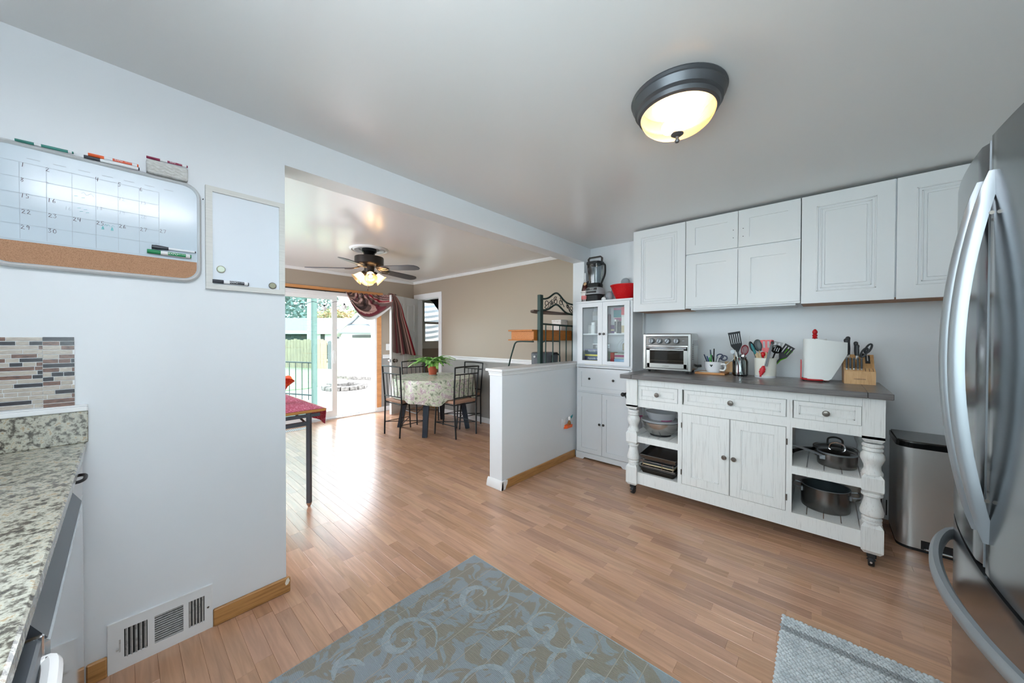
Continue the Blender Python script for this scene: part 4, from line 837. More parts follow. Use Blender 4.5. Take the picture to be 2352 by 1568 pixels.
# ================================================================== ISLAND CART
IZ = 1.043; ix0, ix1, iy0, iy1 = -1.275, .273, 2.925, 3.555
isl = thing('kitchen_cart', 'whitewashed wooden kitchen cart with grey plank top on black castors', 'kitchen cart', ((ix0+ix1)/2, 3.24, 0))
def tp(name, b, m, par=None, sm=35, **k): return obj(name, b, m, par or isl, sm, **k)
ny = 4; top0, top1 = 2.885, 3.585
for i in range(ny):
    a = top0+(top1-top0)*i/ny; tp('top_plank', B().box(-1.215, .198, a+.0007, a+(top1-top0)/ny-.0007, 1.007, IZ, .003), 'grey_top', sm=0)
for a, b_ in ((-1.317, -1.216), (.199, .302)): tp('top_end_board', B().box(a, b_, top0, top1, 1.007, IZ, .003), 'grey_top', sm=0)
def leg_b(x, y):
    b = B(); w = .0475
    def block(z0, z1):
        b.prism([(-w, -w), (w, -w), (w, w), (-w, w)], 'z', z0+.02, z1-.02)
        for za, zb_ in ((z0+.02, z0), (z1-.02, z1)):
            v0 = [b.bm.verts.new((sx*w, sy*w, za)) for sx, sy in ((-1, -1), (1, -1), (1, 1), (-1, 1))]; v1 = [b.bm.verts.new((sx*w*.72, sy*w*.72, zb_)) for sx, sy in ((-1, -1), (1, -1), (1, 1), (-1, 1))]
            for i in range(4): b._f([v0[i], v0[(i+1) % 4], v1[(i+1) % 4], v1[i]])
            b._f(v1)
    b.prism([(-w, -w), (w, -w), (w, w), (-w, w)], 'z', .765, 1.007); v0 = [(-w, -w), (w, -w), (w, w), (-w, w)]
    block(.742, .8); block(.44, .555); block(.085, .262)
    r = .045
    b.lathe([(r*.85, .735), (r*1.05, .726), (r*1.05, .716), (r*.9, .71), (r*1.02, .702), (r*1.02, .692), (r*.85, .686), (r*1.15, .668), (r*1.2, .645), (r*1.0, .62), (r*.82, .6), (r*.85, .578), (r*1.05, .562), (r*1.05, .55), (r*.6, .545)], (0, 0, 0), 18)
    b.lathe([(r*.6, .45), (r*1.05, .436), (r*1.05, .424), (r*.8, .418), (r*.8, .4), (r*.95, .37), (r*1.18, .33), (r*1.12, .31), (r*.85, .298), (r*1.0, .29), (r*1.0, .28), (r*.85, .275), (r*1.0, .268), (r*.95, .255), (0, .25)], (0, 0, 0), 18)
    return b.xf(M.Translation((x, y, 0)))
lx = (ix0+.0475, ix1-.0475); ly = (iy0+.0475, iy1-.0475)
for x in lx:
    for y in ly:
        tp('leg', leg_b(x, y), 'whitewash'); ca = tp('castor', B().lathe([(0, 0), (.034, 0), (.036, .004), (.036, .022), (.034, .026), (0, .026)], (x-.013, y+.0, .036), 18, M.Rotation(pi/2, 4, 'Y')), 'rubber')
        tp('fork', B().box(x-.02, x+.02, y-.03, y+.022, .058, .086, .004), 'rubber', ca); tp('axle', B().rod((x-.02, y-.0, .036), (x+.02, y-.0, .036), .006), 'chrome', ca)
        tp('axle_cap', B().rod((x-.003, y-.042, .036), (x-.003, y-.03, .036), .006), 'chrome', ca)
fy = 2.945
def face(x0, x1, z0, z1, m='whitewash_h', d=.02, y=fy): return B().box(x0, x1, y, y+d, z0, z1)
tp('top_apron', face(lx[0]+.0475, lx[1]-.0475, .95, 1.007, d=.03), 'whitewash_h', sm=0); tp('drawer_rail', face(lx[0]+.0475, lx[1]-.0475, .768, .832, d=.03), 'whitewash_h', sm=0); tp('bottom_rail', face(lx[0]+.0475, lx[1]-.0475, .105, .205, d=.03), 'whitewash_h', sm=0)
for a, b_ in ((-.856, -.826), (-.176, -.146)): tp('stile', B().box(a, b_, fy-.001, fy+.03, .205, .95), 'whitewash', sm=0)
tp('back_panel', B().box(-.84, -.16, iy1-.03, iy1-.01, .12, 1.0), 'whitewash', sm=0)
for x in (-.846, -.166): tp('partition', B().box(x-.01, x+.01, fy+.03, iy1-.03, .14, .83), 'whitewash', sm=0)
for x in (ix0+.02, ix1-.045): tp('side_apron', B().box(x, x+.025, ly[0]+.0475, ly[1]-.0475, .83, 1.007), 'whitewash_h', sm=0)
tp('drawer_floor', B().box(ix0+.045, ix1-.045, fy+.03, iy1-.03, .832, .842), 'whitewash', sm=0); tp('back_apron', B().box(lx[0]+.0475, lx[1]-.0475, iy1-.04, iy1-.015, .83, 1.007), 'whitewash_h', sm=0)
for (x0, x1, n) in ((ix0+.01, -.857, 5), (-.155, ix1-.01, 5)):
    for z, nm in ((.515, 'shelf_board'), (.2, 'shelf_board')):
        for i in range(n): a = x0+(x1-x0)*i/n; tp(nm, B().box(a+.002, a+(x1-x0)/n-.002, fy+.015, iy1-.02, z-.02, z, .002), 'whitewash', sm=0)
    xa, xb = (lx[0]+.0475, -.856) if x0 < -1 else (-.146, lx[1]-.0475)
    tp('shelf_front_rail', B().box(xa, xb, fy, fy+.028, .462, .514), 'whitewash_h', sm=0)
for x in lx:
    for z in (.49, .17): tp('side_rail', B().box(x-.012, x+.012, ly[0]+.0475, ly[1]-.0475, z-.03, z+.02), 'whitewash_h', sm=0)
for x0, x1 in ((-1.18, -.857), (-.815, -.178), (-.142, .178)):
    d = door(isl, x0+.003, x1-.003, .834, .947, fy-.002, 'bead', 'whitewash_h', .02, .026, 'drawer', 'whitewash_h'); knob(((x0+x1)/2, fy+.004, .886), d, 'pewter', .019)
    tp('drawer_shadow_gap', B().box(x0-.001, x1+.001, fy+.006, fy+.02, .831, .951), 'groove', sm=0)
for x0, x1, kx in ((-.824, -.5025, -.533), (-.4975, -.178, -.472)):
    d = door(isl, x0+.002, x1-.002, .209, .764, fy-.003, 'bead', 'whitewash', .02, .062, 'cupboard_door', 'whitewash'); knob((kx, fy-.003, .484), d, 'pewter', .017)
    hx = x0-.004 if x0 < -.6 else x1+.004
    for z in (.3, .67): tp('hinge', B().rod((hx, fy-.006, z-.02), (hx, fy-.006, z+.02), .004), 'pewter', d)
tp('cupboard_gap', B().box(-.826, -.176, fy+.004, fy+.016, .206, .768), 'groove', sm=0)
tb = tp('towel_bar', B().rod((ix0-.058, 2.99, .85), (ix0-.058, 3.49, .85), .011).ball((ix0-.058, 2.985, .85), .019), 'matte_black')
for y in (3.02, 3.46): tp('bracket', B().tube(spline([(ix0+.005, y, .8), (ix0-.03, y, .805), (ix0-.058, y, .85)], 4), .007).box(ix0-.004, ix0+.004, y-.014, y+.014, .79, .87, .002), 'matte_black', tb)
# ------------------------------------------------------------------ on the cart
Z = IZ+.0004
ov = thing('toaster_oven', 'stainless toaster oven with four knobs at the left of the cart', 'toaster oven', (-1.055, 3.4, Z)); ox0, ox1, oy0, oy1, oz0, oz1 = -1.262, -.852, 3.28, 3.53, Z+.024, Z+.355
obj('body', B().box(ox0, ox1, oy0+.02, oy1, oz0, oz1, .018, 3), 'steel', ov)
b = B()
for x0, x1, z0, z1 in ((ox0-.004, ox0+.025, oz0-.004, oz1-.004), (ox1-.025, ox1+.004, oz0-.004, oz1-.004), (ox0+.02, ox1-.02, oz0-.004, oz0+.016), (ox0+.02, ox1-.02, oz1-.03, oz1-.004)): b.box(x0, x1, oy0-.006, oy0+.03, z0, z1, .005)
obj('front_surround', b, 'steel', ov); cp = obj('control_panel', B().box(ox0+.022, ox1-.022, oy0-.002, oy0+.02, oz1-.11, oz1-.03, .002), 'dark_steel', ov)
for i, x in enumerate((-1.186, -1.116, -1.045, -.968)):
    k = obj('knob', B().lathe([(0, 0), (.026, 0), (.027, .005), (.023, .009), (.021, .024), (.018, .027), (0, .027)], (x, oy0-.001, oz1-.068), 22, M.Rotation(pi/2, 4, 'X')), 'handle_steel', cp); obj('pointer', B().box(-.002, .002, -.003, .001, -.017, .017).xf(M.Translation((x, oy0-.0285, oz1-.068)) @ M.Rotation((0, .4, .6, .1)[i], 4, 'Y')), 'dark', cp, 0)
obj('logo_badge', B().box(-.925, -.905, oy0-.004, oy0, oz1-.072, oz1-.062, .002), 'chrome', cp); text('lettering', 'Toast', .009, (-.915, oy0-.0045, oz1-.067), (1, 0, 0), (0, 0, 1), 'dark', cp)
dd = obj('oven_door', B().box(ox0+.026, ox1-.026, oy0-.004, oy0+.02, oz1-.155, oz1-.118, .003).box(ox0+.026, ox0+.06, oy0-.004, oy0+.02, oz0+.018, oz1-.12, .003).box(ox1-.06, ox1-.026, oy0-.004, oy0+.02, oz0+.018, oz1-.12, .003).box(ox0+.03, ox1-.03, oy0-.004, oy0+.02, oz0+.018, oz0+.06, .003), 'steel', ov)
mat('oven_glass', '#1b1712', .06, coat=.5); obj('oven_glass', B().box(ox0+.055, ox1-.055, oy0, oy0+.008, oz0+.055, oz1-.15), 'oven_glass', dd, 0); obj('pull_bar', B().box(ox0+.03, ox1-.03, oy0-.034, oy0-.022, oz1-.142, oz1-.12, .004).box(ox0+.04, ox0+.05, oy0-.03, oy0, oz1-.14, oz1-.125).box(ox1-.05, ox1-.04, oy0-.03, oy0, oz1-.14, oz1-.125), 'chrome', dd)
text('lettering', 'CUISINART', .012, (-1.06, oy0-.0045, oz0+.035), (1, 0, 0), (0, 0, 1), 'dark_steel', dd)
for i in range(2): obj('rack_wire', B().rod((ox0+.06, oy0-.0015, oz0+.085+.0*i), (ox1-.06, oy0-.0015, oz0+.085), .0012), 'pewter', dd) if i == 0 else None
for k in range(9): obj('side_louvre', B().box(ox1-.001, ox1+.003, oy0+.05, oy0+.085, oz0+.1+.016*k, oz0+.108+.016*k, .001), 'dark_steel', ov, 0)
for k in range(4): obj('side_louvre', B().box(ox1-.001, ox1+.003, oy0+.07, oy0+.22, oz1-.07-.012*k, oz1-.065-.012*k), 'dark_steel', ov, 0)
for x in (ox0+.04, ox1-.04):
    for y in (oy0+.04, oy1-.04): obj('foot', B().lathe([(0, -.024), (.01, -.024), (.014, .0), (0, .0)], (x, y, oz0), 12), 'rubber', ov)
obj('side_peg', B().rod((ox1, oy1-.05, oz0+.035), (ox1+.035, oy1-.05, oz0+.04), .012), 'rubber', ov)
cb = tag(obj('cutting_board', B().box(-.842, -.612, 3.36, 3.56, Z, Z+.018, .003), 'board_wood'), 'thin wooden cutting board under the mug of pens', 'cutting board')
nt_ = tag(obj('notepad', B().box(-.815, -.66, 3.375, 3.47, Z+.0184, Z+.0205), 'paper'), 'white paper notepad under the mug on the cutting board', 'notepad')
blk = tag(obj('wooden_block', B().box(-.64, -.565, 3.515, 3.535, Z+.0184, Z+.11, .003), 'butcher'), 'small pale wooden board upright behind the mug and jar', 'board')
mg = thing('mug', 'wide white speckled mug full of pens on the cutting board', 'mug', (-.715, 3.445, Z+.021)); c = (-.715, 3.445, Z+.0209)
obj('cup', B().lathe([(0, 0), (.045, 0), (.058, .012), (.067, .04), (.069, .088), (.066, .089), (.063, .04), (.05, .012), (0, .008)], c, 28), 'speckle_mug', mg); obj('handle', B().tube(spline([(c[0]+.06, c[1]-.02, c[2]+.07), (c[0]+.095, c[1]-.035, c[2]+.07), (c[0]+.1, c[1]-.037, c[2]+.04), (c[0]+.085, c[1]-.03, c[2]+.018), (c[0]+.055, c[1]-.02, c[2]+.02)], 5), .0075), 'white_gloss', mg)
hm = B().prism([(-.012, .006), (-.006, .012), (0, .006), (.006, .012), (.012, .006), (0, -.012)], 'y', 0, .0008).xf(M.Translation((c[0]+.0, c[1]-.0695, c[2]+.055))); obj('heart_motif', hm, 'house_dark', mg, 0)
def pen(label, p0, p1, m, r=.0045, tip=None, name='pen', cat='pen', grp='pens in the speckled mug'):
    t = thing(name, label, cat, p0, grp); a, d = V(p0), V(p1); k = a.lerp(d, .72); obj('barrel', B().rod(a, k, r, n=8), m, t); obj('cap', B().rod(k, d, r*1.15, r*.95, 8), tip or m, t); return t
for i, (lb_, dx, dy, lx_, ly_, h_, m, tp_) in enumerate((
    ('navy pen leaning out at the left edge of the mug', -.03, 0, -.068, -.02, .15, 'navy_pen', None), ('second dark blue pen beside the leftmost one in the mug', -.02, .01, -.05, 0, .135, 'blue_pen', None),
    ('tall slate blue pen standing up from the mug', -.012, .02, -.028, .02, .19, 'navy_pen', None), ('black marker standing highest in the mug of pens', 0, .02, .0, .03, .2, 'dark', None),
    ('yellow highlighter at the front of the mug', -.005, -.02, -.022, -.045, .125, 'yellow_pen', 'green_pen'), ('green pen crossing behind the yellow highlighter', -.02, 0, -.012, -.025, .15, 'green_pen', None),
    ('black pen slanting across the front of the mug', .03, 0, .0, -.04, .145, 'dark', None), ('silver pen at the right side of the mug', .01, 0, .036, -.02, .14, 'handle_steel', None), ('white pen right of the silver one in the mug', .02, -.01, .048, -.03, .13, 'marker_white', None),
    ('grey pen beside the white one in the mug', .015, .02, .03, .02, .15, 'grey_plastic', None))):
    pen(lb_, (c[0]+dx*.6, c[1]+dy*.6, c[2]+.012), (c[0]+lx_, c[1]+ly_, c[2]+h_), m, .0048, tp_)
sc_ = thing('scissors', 'blue-handled scissors lying across the top of the mug of pens', 'scissors', (c[0]+.04, c[1], c[2]+.1)); obj('blade', B().box(-.004, .004, -.0015, .0015, -.05, .05).xf(M.Translation((c[0]+.035, c[1]+.01, c[2]+.07)) @ M.Rotation(.2, 4, 'Y')), 'chrome', sc_, 0)
for s_ in (0, 1): obj('finger_loop', B().tube([(c[0]+.05+.024*math.cos(a)+.028*s_, c[1]+.01+.01*s_, c[2]+.122+.02*math.sin(a)+.012*(1-s_)) for a in [i*2*pi/14 for i in range(14)]], .0055, 6, True), 'navy_pen', sc_)
# glass jar of small utensils
jc = (-.512, 3.43, Z); jr = thing('glass_jar', 'clear glass jar crammed with utensils between mug and crock', 'jar', jc)
obj('glass', B().lathe([(0, .004), (.05, .004), (.056, .012), (.056, .12), (.05, .137), (.044, .145), (.044, .158), (.041, .158), (.041, .143), (.052, .12), (.052, .015), (0, .01)], jc, 28).lathe([(0, 0), (.05, 0), (.05, .004), (0, .004)], jc, 24), 'clear_glass', jr)
def shaft(b, a, d, r, n=8): return b.rod(a, d, r, n=n)
def J(x, y, z): return V((jc[0]+x, jc[1]+y, jc[2]+z))
def slotted(name, label, base, tip, w, l, m, slots, hm=None, grp=None, yaw=0, th=.004, flare=1.0):
    """flat slotted turner: handle from base, head ends at tip"""
    a, d = V(base), V(tip); ax = (d-a).normalized(); t = thing(name, label, 'spatula', base, grp); h0 = a+ax*((d-a).length-l)
    obj('handle', B().rod(a, h0+ax*.01, .0055, .006, 8), hm or m, t); sd = V((math.cos(yaw), math.sin(yaw), 0)); sd = (sd-ax*sd.dot(ax)).normalized(); nn = ax.cross(sd); q = M((sd, nn, ax)).transposed().to_4x4(); q.translation = h0
    b = B(); n = slots; w0 = w*.42; zs0, zs1 = l*.42, l*.9; e = w/2
    b.prism([(-.007, 0), (.007, 0), (w0*1.05, zs0*.75), (w*.5*flare*.93, zs0), (-w*.5*flare*.93, zs0), (-w0*1.05, zs0*.75)], 'y', -th/2, th/2)
    b.prism([(-e*.97, zs1), (e*.97, zs1), (e, l), (-e, l)], 'y', -th/2, th/2); k = 2*n+1; bw = w*.95/k
    for i in range(n+1): x = -w*.475+2*i*bw; x0, x1 = (x, x+bw); b.prism([(x0*.95, zs0), (x1*.95, zs0), (x1, zs1), (x0, zs1)], 'y', -th/2, th/2)
    obj('slotted_head', b.xf(q), m, t, 0); return t
slotted('slotted_turner', 'black slotted turner standing tall in the glass jar', J(.012, 0, .02), J(-.045, -.02, .365), .092, .17, 'nylon', 5, yaw=.5)
wk = thing('whisk', 'red wire whisk upside down at the right of the glass jar', 'whisk', J(.02, .0, .03)); obj('handle', B().rod(J(.015, .0, .02), J(.025, -.01, .16), .006), 'chrome', wk)
for i in range(6):
    a = i*pi/6; s_ = V((math.cos(a), math.sin(a), 0)); obj('wire_loop', B().tube(spline([J(.025, -.01, .16), J(.03, -.01, .2)+s_*.024, J(.033, -.01, .24)+s_*.022, J(.034, -.01, .258), J(.033, -.01, .24)-s_*.022, J(.03, -.01, .2)-s_*.024, J(.025, -.01, .16)], 4), .0016, 5), 'stripe_red', wk)
for nm, lb_, a, d, m, r in (('chopstick', 'white plastic stick slanting down across the front of the jar', J(.02, -.035, .015), J(-.035, -.02, .21), 'white_plastic', .0045), ('chopstick', 'pale wooden stick upright at the left of the jar', J(-.03, -.03, .012), J(-.038, -.03, .17), 'beige_wood', .004),
    ('straw_brush', 'thin white rod poking out behind the black turner', J(.0, .02, .02), J(.06, .02, .33), 'white_plastic', .0022), ('chopstick', 'thin steel skewer leaning out over the mug handle', J(-.025, -.01, .16), J(-.11, -.05, .075), 'chrome', .003), ('straw_brush', 'red handled tool low inside the jar', J(-.012, -.02, .015), J(-.008, -.01, .14), 'stripe_red', .011), ('peeler', 'black peeler handle inside the right of the jar', J(.03, -.02, .014), J(.005, -.01, .17), 'nylon', .008)):
    t = thing(nm, lb_, 'utensil', a); obj('shaft', B().rod(a, d, r, r*.9, 8), m, t); obj('tip', B().ball(d, r*1.2), m, t)
t = thing('measuring_spoon', 'shiny steel spoon head at the mouth of the glass jar', 'spoon', J(.01, -.03, .1)); obj('bowl', B().ball(J(.025, -.035, .165), .016, 1, .5, 1.3), 'chrome', t); obj('handle', B().rod(J(.01, -.03, .02), J(.022, -.034, .15), .004), 'chrome', t)
t = thing('tin_opener', 'grey metal opener at the left rim of the glass jar', 'opener', J(-.03, 0, .1)); obj('arm', B().rod(J(-.01, .0, .05), J(-.05, -.02, .195), .006), 'handle_steel', t); obj('wheel', B().lathe([(0, 0), (.016, 0), (.016, .006), (0, .006)], J(-.052, -.022, .2), 14, M.Rotation(pi/2, 4, 'X')), 'handle_steel', t)
# crock of big utensils
kc = (-.343, 3.435, Z); kr = thing('utensil_crock', 'cream oval metal crock holding large cooking utensils', 'crock', kc)
obj('wall', B().lathe([(0, .004), (.066, .004), (.068, .008), (.073, .15), (.076, .153), (.075, .157), (.07, .152), (.065, .012), (0, .01)], kc, 32, sx=1.02, sy=.85), 'cream', kr); obj('base_ring', B().lathe([(0, 0), (.069, 0), (.0705, .016), (.066, .017), (0, .006)], kc, 32, sx=1.02, sy=.85), 'alu', kr)
def K(x, y, z): return V((kc[0]+x, kc[1]+y, kc[2]+z))
def spoon(name, label, a, d, m, rx, rz, hm, cat='spoon', slots=0, yaw=0):
    a, d = V(a), V(d); ax = (d-a).normalized(); t = thing(name, label, cat, a, None); obj('handle', B().rod(a, d-ax*rz*.85, .0055, n=8), hm, t); sd = V((math.cos(yaw), math.sin(yaw), 0)); sd = (sd-ax*sd.dot(ax)).normalized(); nn = ax.cross(sd); q = M((sd, nn, ax)).transposed().to_4x4(); q.translation = d
    h_ = obj('bowl', B().ball((0, 0, 0), 1, n=16, m=10).xf(q @ M.Diagonal((rx, .008, rz, 1))), m, t)
    for k in range(slots): obj('slot', B().box(-.0022, .0022, -.0105, .0105, -rz*.45, rz*.45, .001).xf(q @ M.Translation(((k-(slots-1)/2)*.013, 0, 0))), 'alu', h_, 0)
    return t
spoon('ladle', 'black ladle leaning out at the left of the cream crock', K(-.02, .01, .03), K(-.092, .01, .245), 'nylon', .022, .045, 'nylon', 'ladle', yaw=.8)
spoon('teal_spoon', 'teal spoon with pale handle left in the cream crock', K(-.01, -.01, .03), K(-.076, -.03, .225), 'teal', .01, .05, 'beige_wood')
spoon('serving_spoon', 'large dark slate spoon upright in the cream crock', K(-.01, .02, .03), K(-.052, .03, .255), 'nonstick', .032, .05, 'beige_wood')
slotted('red_turner', 'wide red slotted turner at the back of the cream crock', K(.01, .02, .03), K(.0, .03, .3), .078, .11, 'red_plastic', 2, 'red_plastic')
t = slotted('steel_turner', 'grey metal turner behind the tongs in the crock', K(.02, .03, .03), K(.075, .05, .285), .07, .07, 'grey_plastic', 2, 'alu', yaw=.2)
slotted('large_turner', 'grey-black slotted turner fanned out at the right of the crock', K(.02, .0, .04), K(.155, -.0, .255), .085, .12, 'nylon', 3, yaw=-.5)
slotted('lime_turner', 'lime green turner showing beneath the grey-black one', K(.02, .02, .04), K(.15, .03, .225), .06, .1, 'lime', 1, yaw=-.5)
spoon('slotted_spoon', 'glossy black slotted spoon at the right front of the crock', K(.015, -.02, .05), K(.075, -.05, .228), 'gloss_black', .037, .034, 'gloss_black', slots=3, yaw=.2)
tg = thing('tongs', 'steel tongs with red tips hanging over the crock front', 'tongs', K(.03, -.07, .15))
for s_ in (-1, 1): obj('arm', B().tube([K(.046+.004*s_, -.05, .27), K(.03+.004*s_, -.078, .19), K(.01+.005*s_, -.082, .095)], 0, 4, flat=(.0075, .003, (.8, -.6, 0))), 'handle_steel', tg)
obj('hinge_end', B().ball(K(.048, -.048, .278), .011, 1, .8, 1.2), 'nylon', tg); obj('hanging_loop', B().ball(K(.05, -.046, .292), .008), 'stripe_red', tg)
tipb = B(); tipb.grid(lambda s, t: K(-.003-.02*s+(.026+.003*math.sin(s*26))*math.sin(pi*min(1, s*.92+.1))*(t-.5)*1.5, -.083-.01*math.cos((t-.5)*3), .098-.088*s), 14, 6); obj('scalloped_tip', tipb.thick(.008), 'red_rubber', tg)
for lb_, a, d in (('pale wooden handle at the left front of the crock', K(-.02, -.02, .05), K(-.05, -.045, .19)), ('flat pale wooden handle in the middle of the crock', K(.0, -.01, .05), K(.008, -.03, .195)), ('short wooden handle beside the teal spoon in the crock', K(-.02, -.03, .05), K(-.03, -.05, .187))):
    t = thing('wooden_spoon', lb_, 'utensil', a); obj('shaft', B().rod(a, d, .006, .0085, 8), 'beige_wood', t); obj('end', B().ball(d, .0085), 'beige_wood', t)
t = thing('red_ladle', 'small red scoop below the red turner in the crock', 'scoop', K(-.012, -.03, .1)); obj('bowl', B().ball(K(-.014, -.038, .185), .017, 1, .6, 1.2), 'red_plastic', t); obj('handle', B().rod(K(-.005, -.02, .03), K(-.012, -.036, .175), .005), 'red_plastic', t)
# paper towels
pc = (-.045, 3.42, Z); ph = thing('paper_towel_holder', 'red metal paper towel holder on the grey cart top', 'holder', pc)
obj('base', B().tube([(pc[0]+.078*math.cos(a), pc[1]+.078*math.sin(a), Z+.012) for a in [i*2*pi/28 for i in range(28)]], .006, 6, True).box(pc[0]-.08, pc[0]+.08, pc[1]-.006, pc[1]+.006, Z+.008, Z+.016).box(pc[0]-.006, pc[0]+.006, pc[1]-.08, pc[1]+.08, Z+.008, Z+.016), 'red_paint', ph)
for a in (.6, 2.2, 3.8, 5.4): obj('foot', B().rod((pc[0]+.078*math.cos(a), pc[1]+.078*math.sin(a), Z), (pc[0]+.078*math.cos(a), pc[1]+.078*math.sin(a), Z+.012), .006), 'dark', ph)
obj('post', B().rod((pc[0], pc[1], Z+.01), (pc[0], pc[1], Z+.32), .006), 'red_paint', ph); obj('finial', B().lathe([(0, .312), (.014, .312), (.016, .318), (.011, .323), (.014, .33), (.016, .337), (.011, .343), (.013, .35), (.016, .358), (.014, .368), (.006, .38), (0, .383)], pc, 18), 'red_paint', ph)
obj('side_arm', B().tube([(pc[0]-.076, pc[1]-.03, Z+.012), (pc[0]-.076, pc[1]-.03, Z+.155)], 0, 4, flat=(.006, .003, (1, 0, 0))), 'red_paint', ph)
rl_ = thing('paper_towel_roll', 'white paper towel roll with a loose sheet on red holder', 'paper towel', pc); obj('roll', B().lathe([(.019, .022), (.065, .02), (.066, .024), (.066, .305), (.065, .309), (.019, .308), (.019, .022)], pc, 36), 'paper', rl_)
def sheetf(s_, t_):
    a = -2.2+s_*1.75; tt = max(0, (s_-.5)/.5)
    p = V((pc[0]+.0675*math.cos(a), pc[1]+.0675*math.sin(a), 0)); e = V((pc[0]+.0675*math.cos(-1.32), pc[1]+.0675*math.sin(-1.32), 0))
    if tt > 0: p = e+V((.97, -.05+.35*tt, 0)).normalized()*(.165*tt)
    lo = .012+.19*max(0, (tt-.42)/.58); hi = .306-.022*tt; return (p.x, p.y, Z+lo+(hi-lo)*t_)
obj('loose_sheet', B().grid(sheetf, 22, 6).thick(.0012), 'paper', rl_)
# knife block
q = M.Translation((.19, 3.355, Z)) @ M.Rotation(.06, 4, 'Z')
kb_ = thing('knife_block', 'light wooden knife block with black-handled knives at the cart end', 'knife block', (.19, 3.39, Z)); w = .077
obj('front_step', B().prism([(0, 0), (.055, 0), (.055, .105), (.04, .11), (0, .088)], 'x', -w, w).xf(q), 'butcher', kb_, 0); obj('rear_body', B().prism([(.0555, 0), (.13, 0), (.165, .16), (.1, .2), (.0555, .115)], 'x', -w, w).xf(q), 'butcher_side', kb_, 0)
for i in range(8): x = -w+.0135+.0185*i; obj('knife_slot', B().prism([(.004, .0902), (.034, .1082), (.034, .1088), (.004, .0908)], 'x', x-.0012, x+.0012).xf(q), 'dark', kb_, 0) if i > 4 else None
obj('sharpener_slot', B().prism([(.065, .141), (.095, .1935), (.093, .1952), (.063, .1425)], 'x', .034, .058).xf(q), 'dark', kb_, 0); obj('sharpener_insert', B().prism([(.072, .1545), (.0935, .1925), (.0925, .1965), (.071, .1585)], 'x', .043, .049).xf(q), 'chrome', kb_, 0)
text('lettering', 'FARBERWARE', .0095, q @ V((0, -.0006, .035)), (1, .06, 0), (0, 0, 1), 'house_dark', kb_)
def knife(label, x, y0, z0, L, r, dy=-.25, end=False, grp=None, dx=0):
    t = thing('kitchen_knife', label, 'knife', q @ V((x, y0, z0)), grp); a = q @ V((x, y0, z0)); d = q @ V((x+dx, y0+dy*L, z0+L)); ax = (d-a).normalized()
    obj('bolster', B().rod(a-ax*.02, a+ax*.008, r*.8, n=8), 'chrome', t); obj('handle', B().tube([a+ax*.006, a+ax*L*.4, a+ax*L*.8, a+ax*L], [r*.85, r*1.05, r*.95, r*1.15], 8), 'nylon', t)
    obj('end_cap', B().ball(d, r*1.12), 'nylon' if not end else 'pewter', t); return t
for i, o_ in enumerate(('leftmost', 'second from left', 'middle', 'fourth from left', 'rightmost')): knife(o_+' of the five small steak knives in the front row of the block', -w+.0135+.0185*i, .019, .1, .075, .0062, .12, True, 'steak knives in the front row')
knife('tall black knife handle at the left back of the block', -w+.018, .088, .185, .115, .0135, .12); knife('second large black knife handle close behind the tall left one', -w+.028, .1, .19, .125, .012, .2)
knife('black knife handle in the middle back of the block', -.005, .088, .185, .075, .012, .14); knife('slightly higher black handle behind the middle one', -.008, .1, .19, .09, .011, .25)
ks = thing('kitchen_shears', 'black kitchen shears slanting out at the right of the block', 'scissors', q @ V((.025, .09, .185)))
for s_ in (0, 1): obj('grip_loop', B().tube([q @ V((.03+.022*s_+.013*math.cos(a)+.012*math.sin(a), .09+.012*s_, .215+.028*s_+.032*math.sin(a))) for a in [k*2*pi/16 for k in range(16)]], .0065, 6, True), 'nylon', ks)
obj('blade', B().box(-.008, .008, -.002, .002, -.04, .02).xf(q @ M.Translation((.022, .092, .19))), 'chrome', ks, 0)
# ------------------------------------------------------------------ on the shelves
S1z, S0z = .5154, .2004
sb = thing('mixing_bowl', 'stainless steel mixing bowl on the upper left cart shelf', 'bowl', (-1.05, 3.12, S1z)); c = (-1.05, 3.12, S1z)
obj('bowl', B().lathe([(0, .006), (.07, .006), (.1, .02), (.14, .06), (.158, .11), (.16, .122), (.156, .122), (.152, .108), (.134, .06), (.09, .022), (0, .012)], c, 40), 'steel', sb); obj('base_ring', B().lathe([(0, 0), (.085, 0), (.085, .012), (0, .007)], c, 32), 'dark', sb); obj('thumb_handle', B().tube(spline([(c[0]-.15, c[1]-.03, c[2]+.122), (c[0]-.185, c[1]-.03, c[2]+.13), (c[0]-.18, c[1]+.03, c[2]+.13), (c[0]-.15, c[1]+.03, c[2]+.122)], 4), .007), 'magenta', sb)
t = thing('bowl_lid', 'clear plastic lid lying on the steel mixing bowl', 'lid', (c[0], c[1], c[2]+.12)); obj('disc', B().lathe([(0, .13), (.1, .13), (.14, .128), (.15, .132), (.15, .135), (0, .134)], c, 32), 'lid_plastic', t); obj('rim', B().tube([(c[0]+.153*math.cos(a), c[1]+.153*math.sin(a), c[2]+.131) for a in [i*2*pi/36 for i in range(36)]], .008, 6, True), 'lid_plastic', t)
t = thing('plastic_bowl', 'clear plastic bowl with magenta base nested on the steel bowl', 'bowl', (c[0]+.02, c[1]+.05, c[2]+.137)); obj('wall', B().lathe([(.1, .137), (.125, .2), (.127, .2), (.103, .137)], (c[0]-.0, c[1]+.02, c[2]), 28), 'lid_plastic', t); obj('base', B().lathe([(0, .1365), (.08, .1365), (.08, .142), (0, .142)], (c[0]+.02, c[1]+.0, c[2]), 24), 'magenta', t)
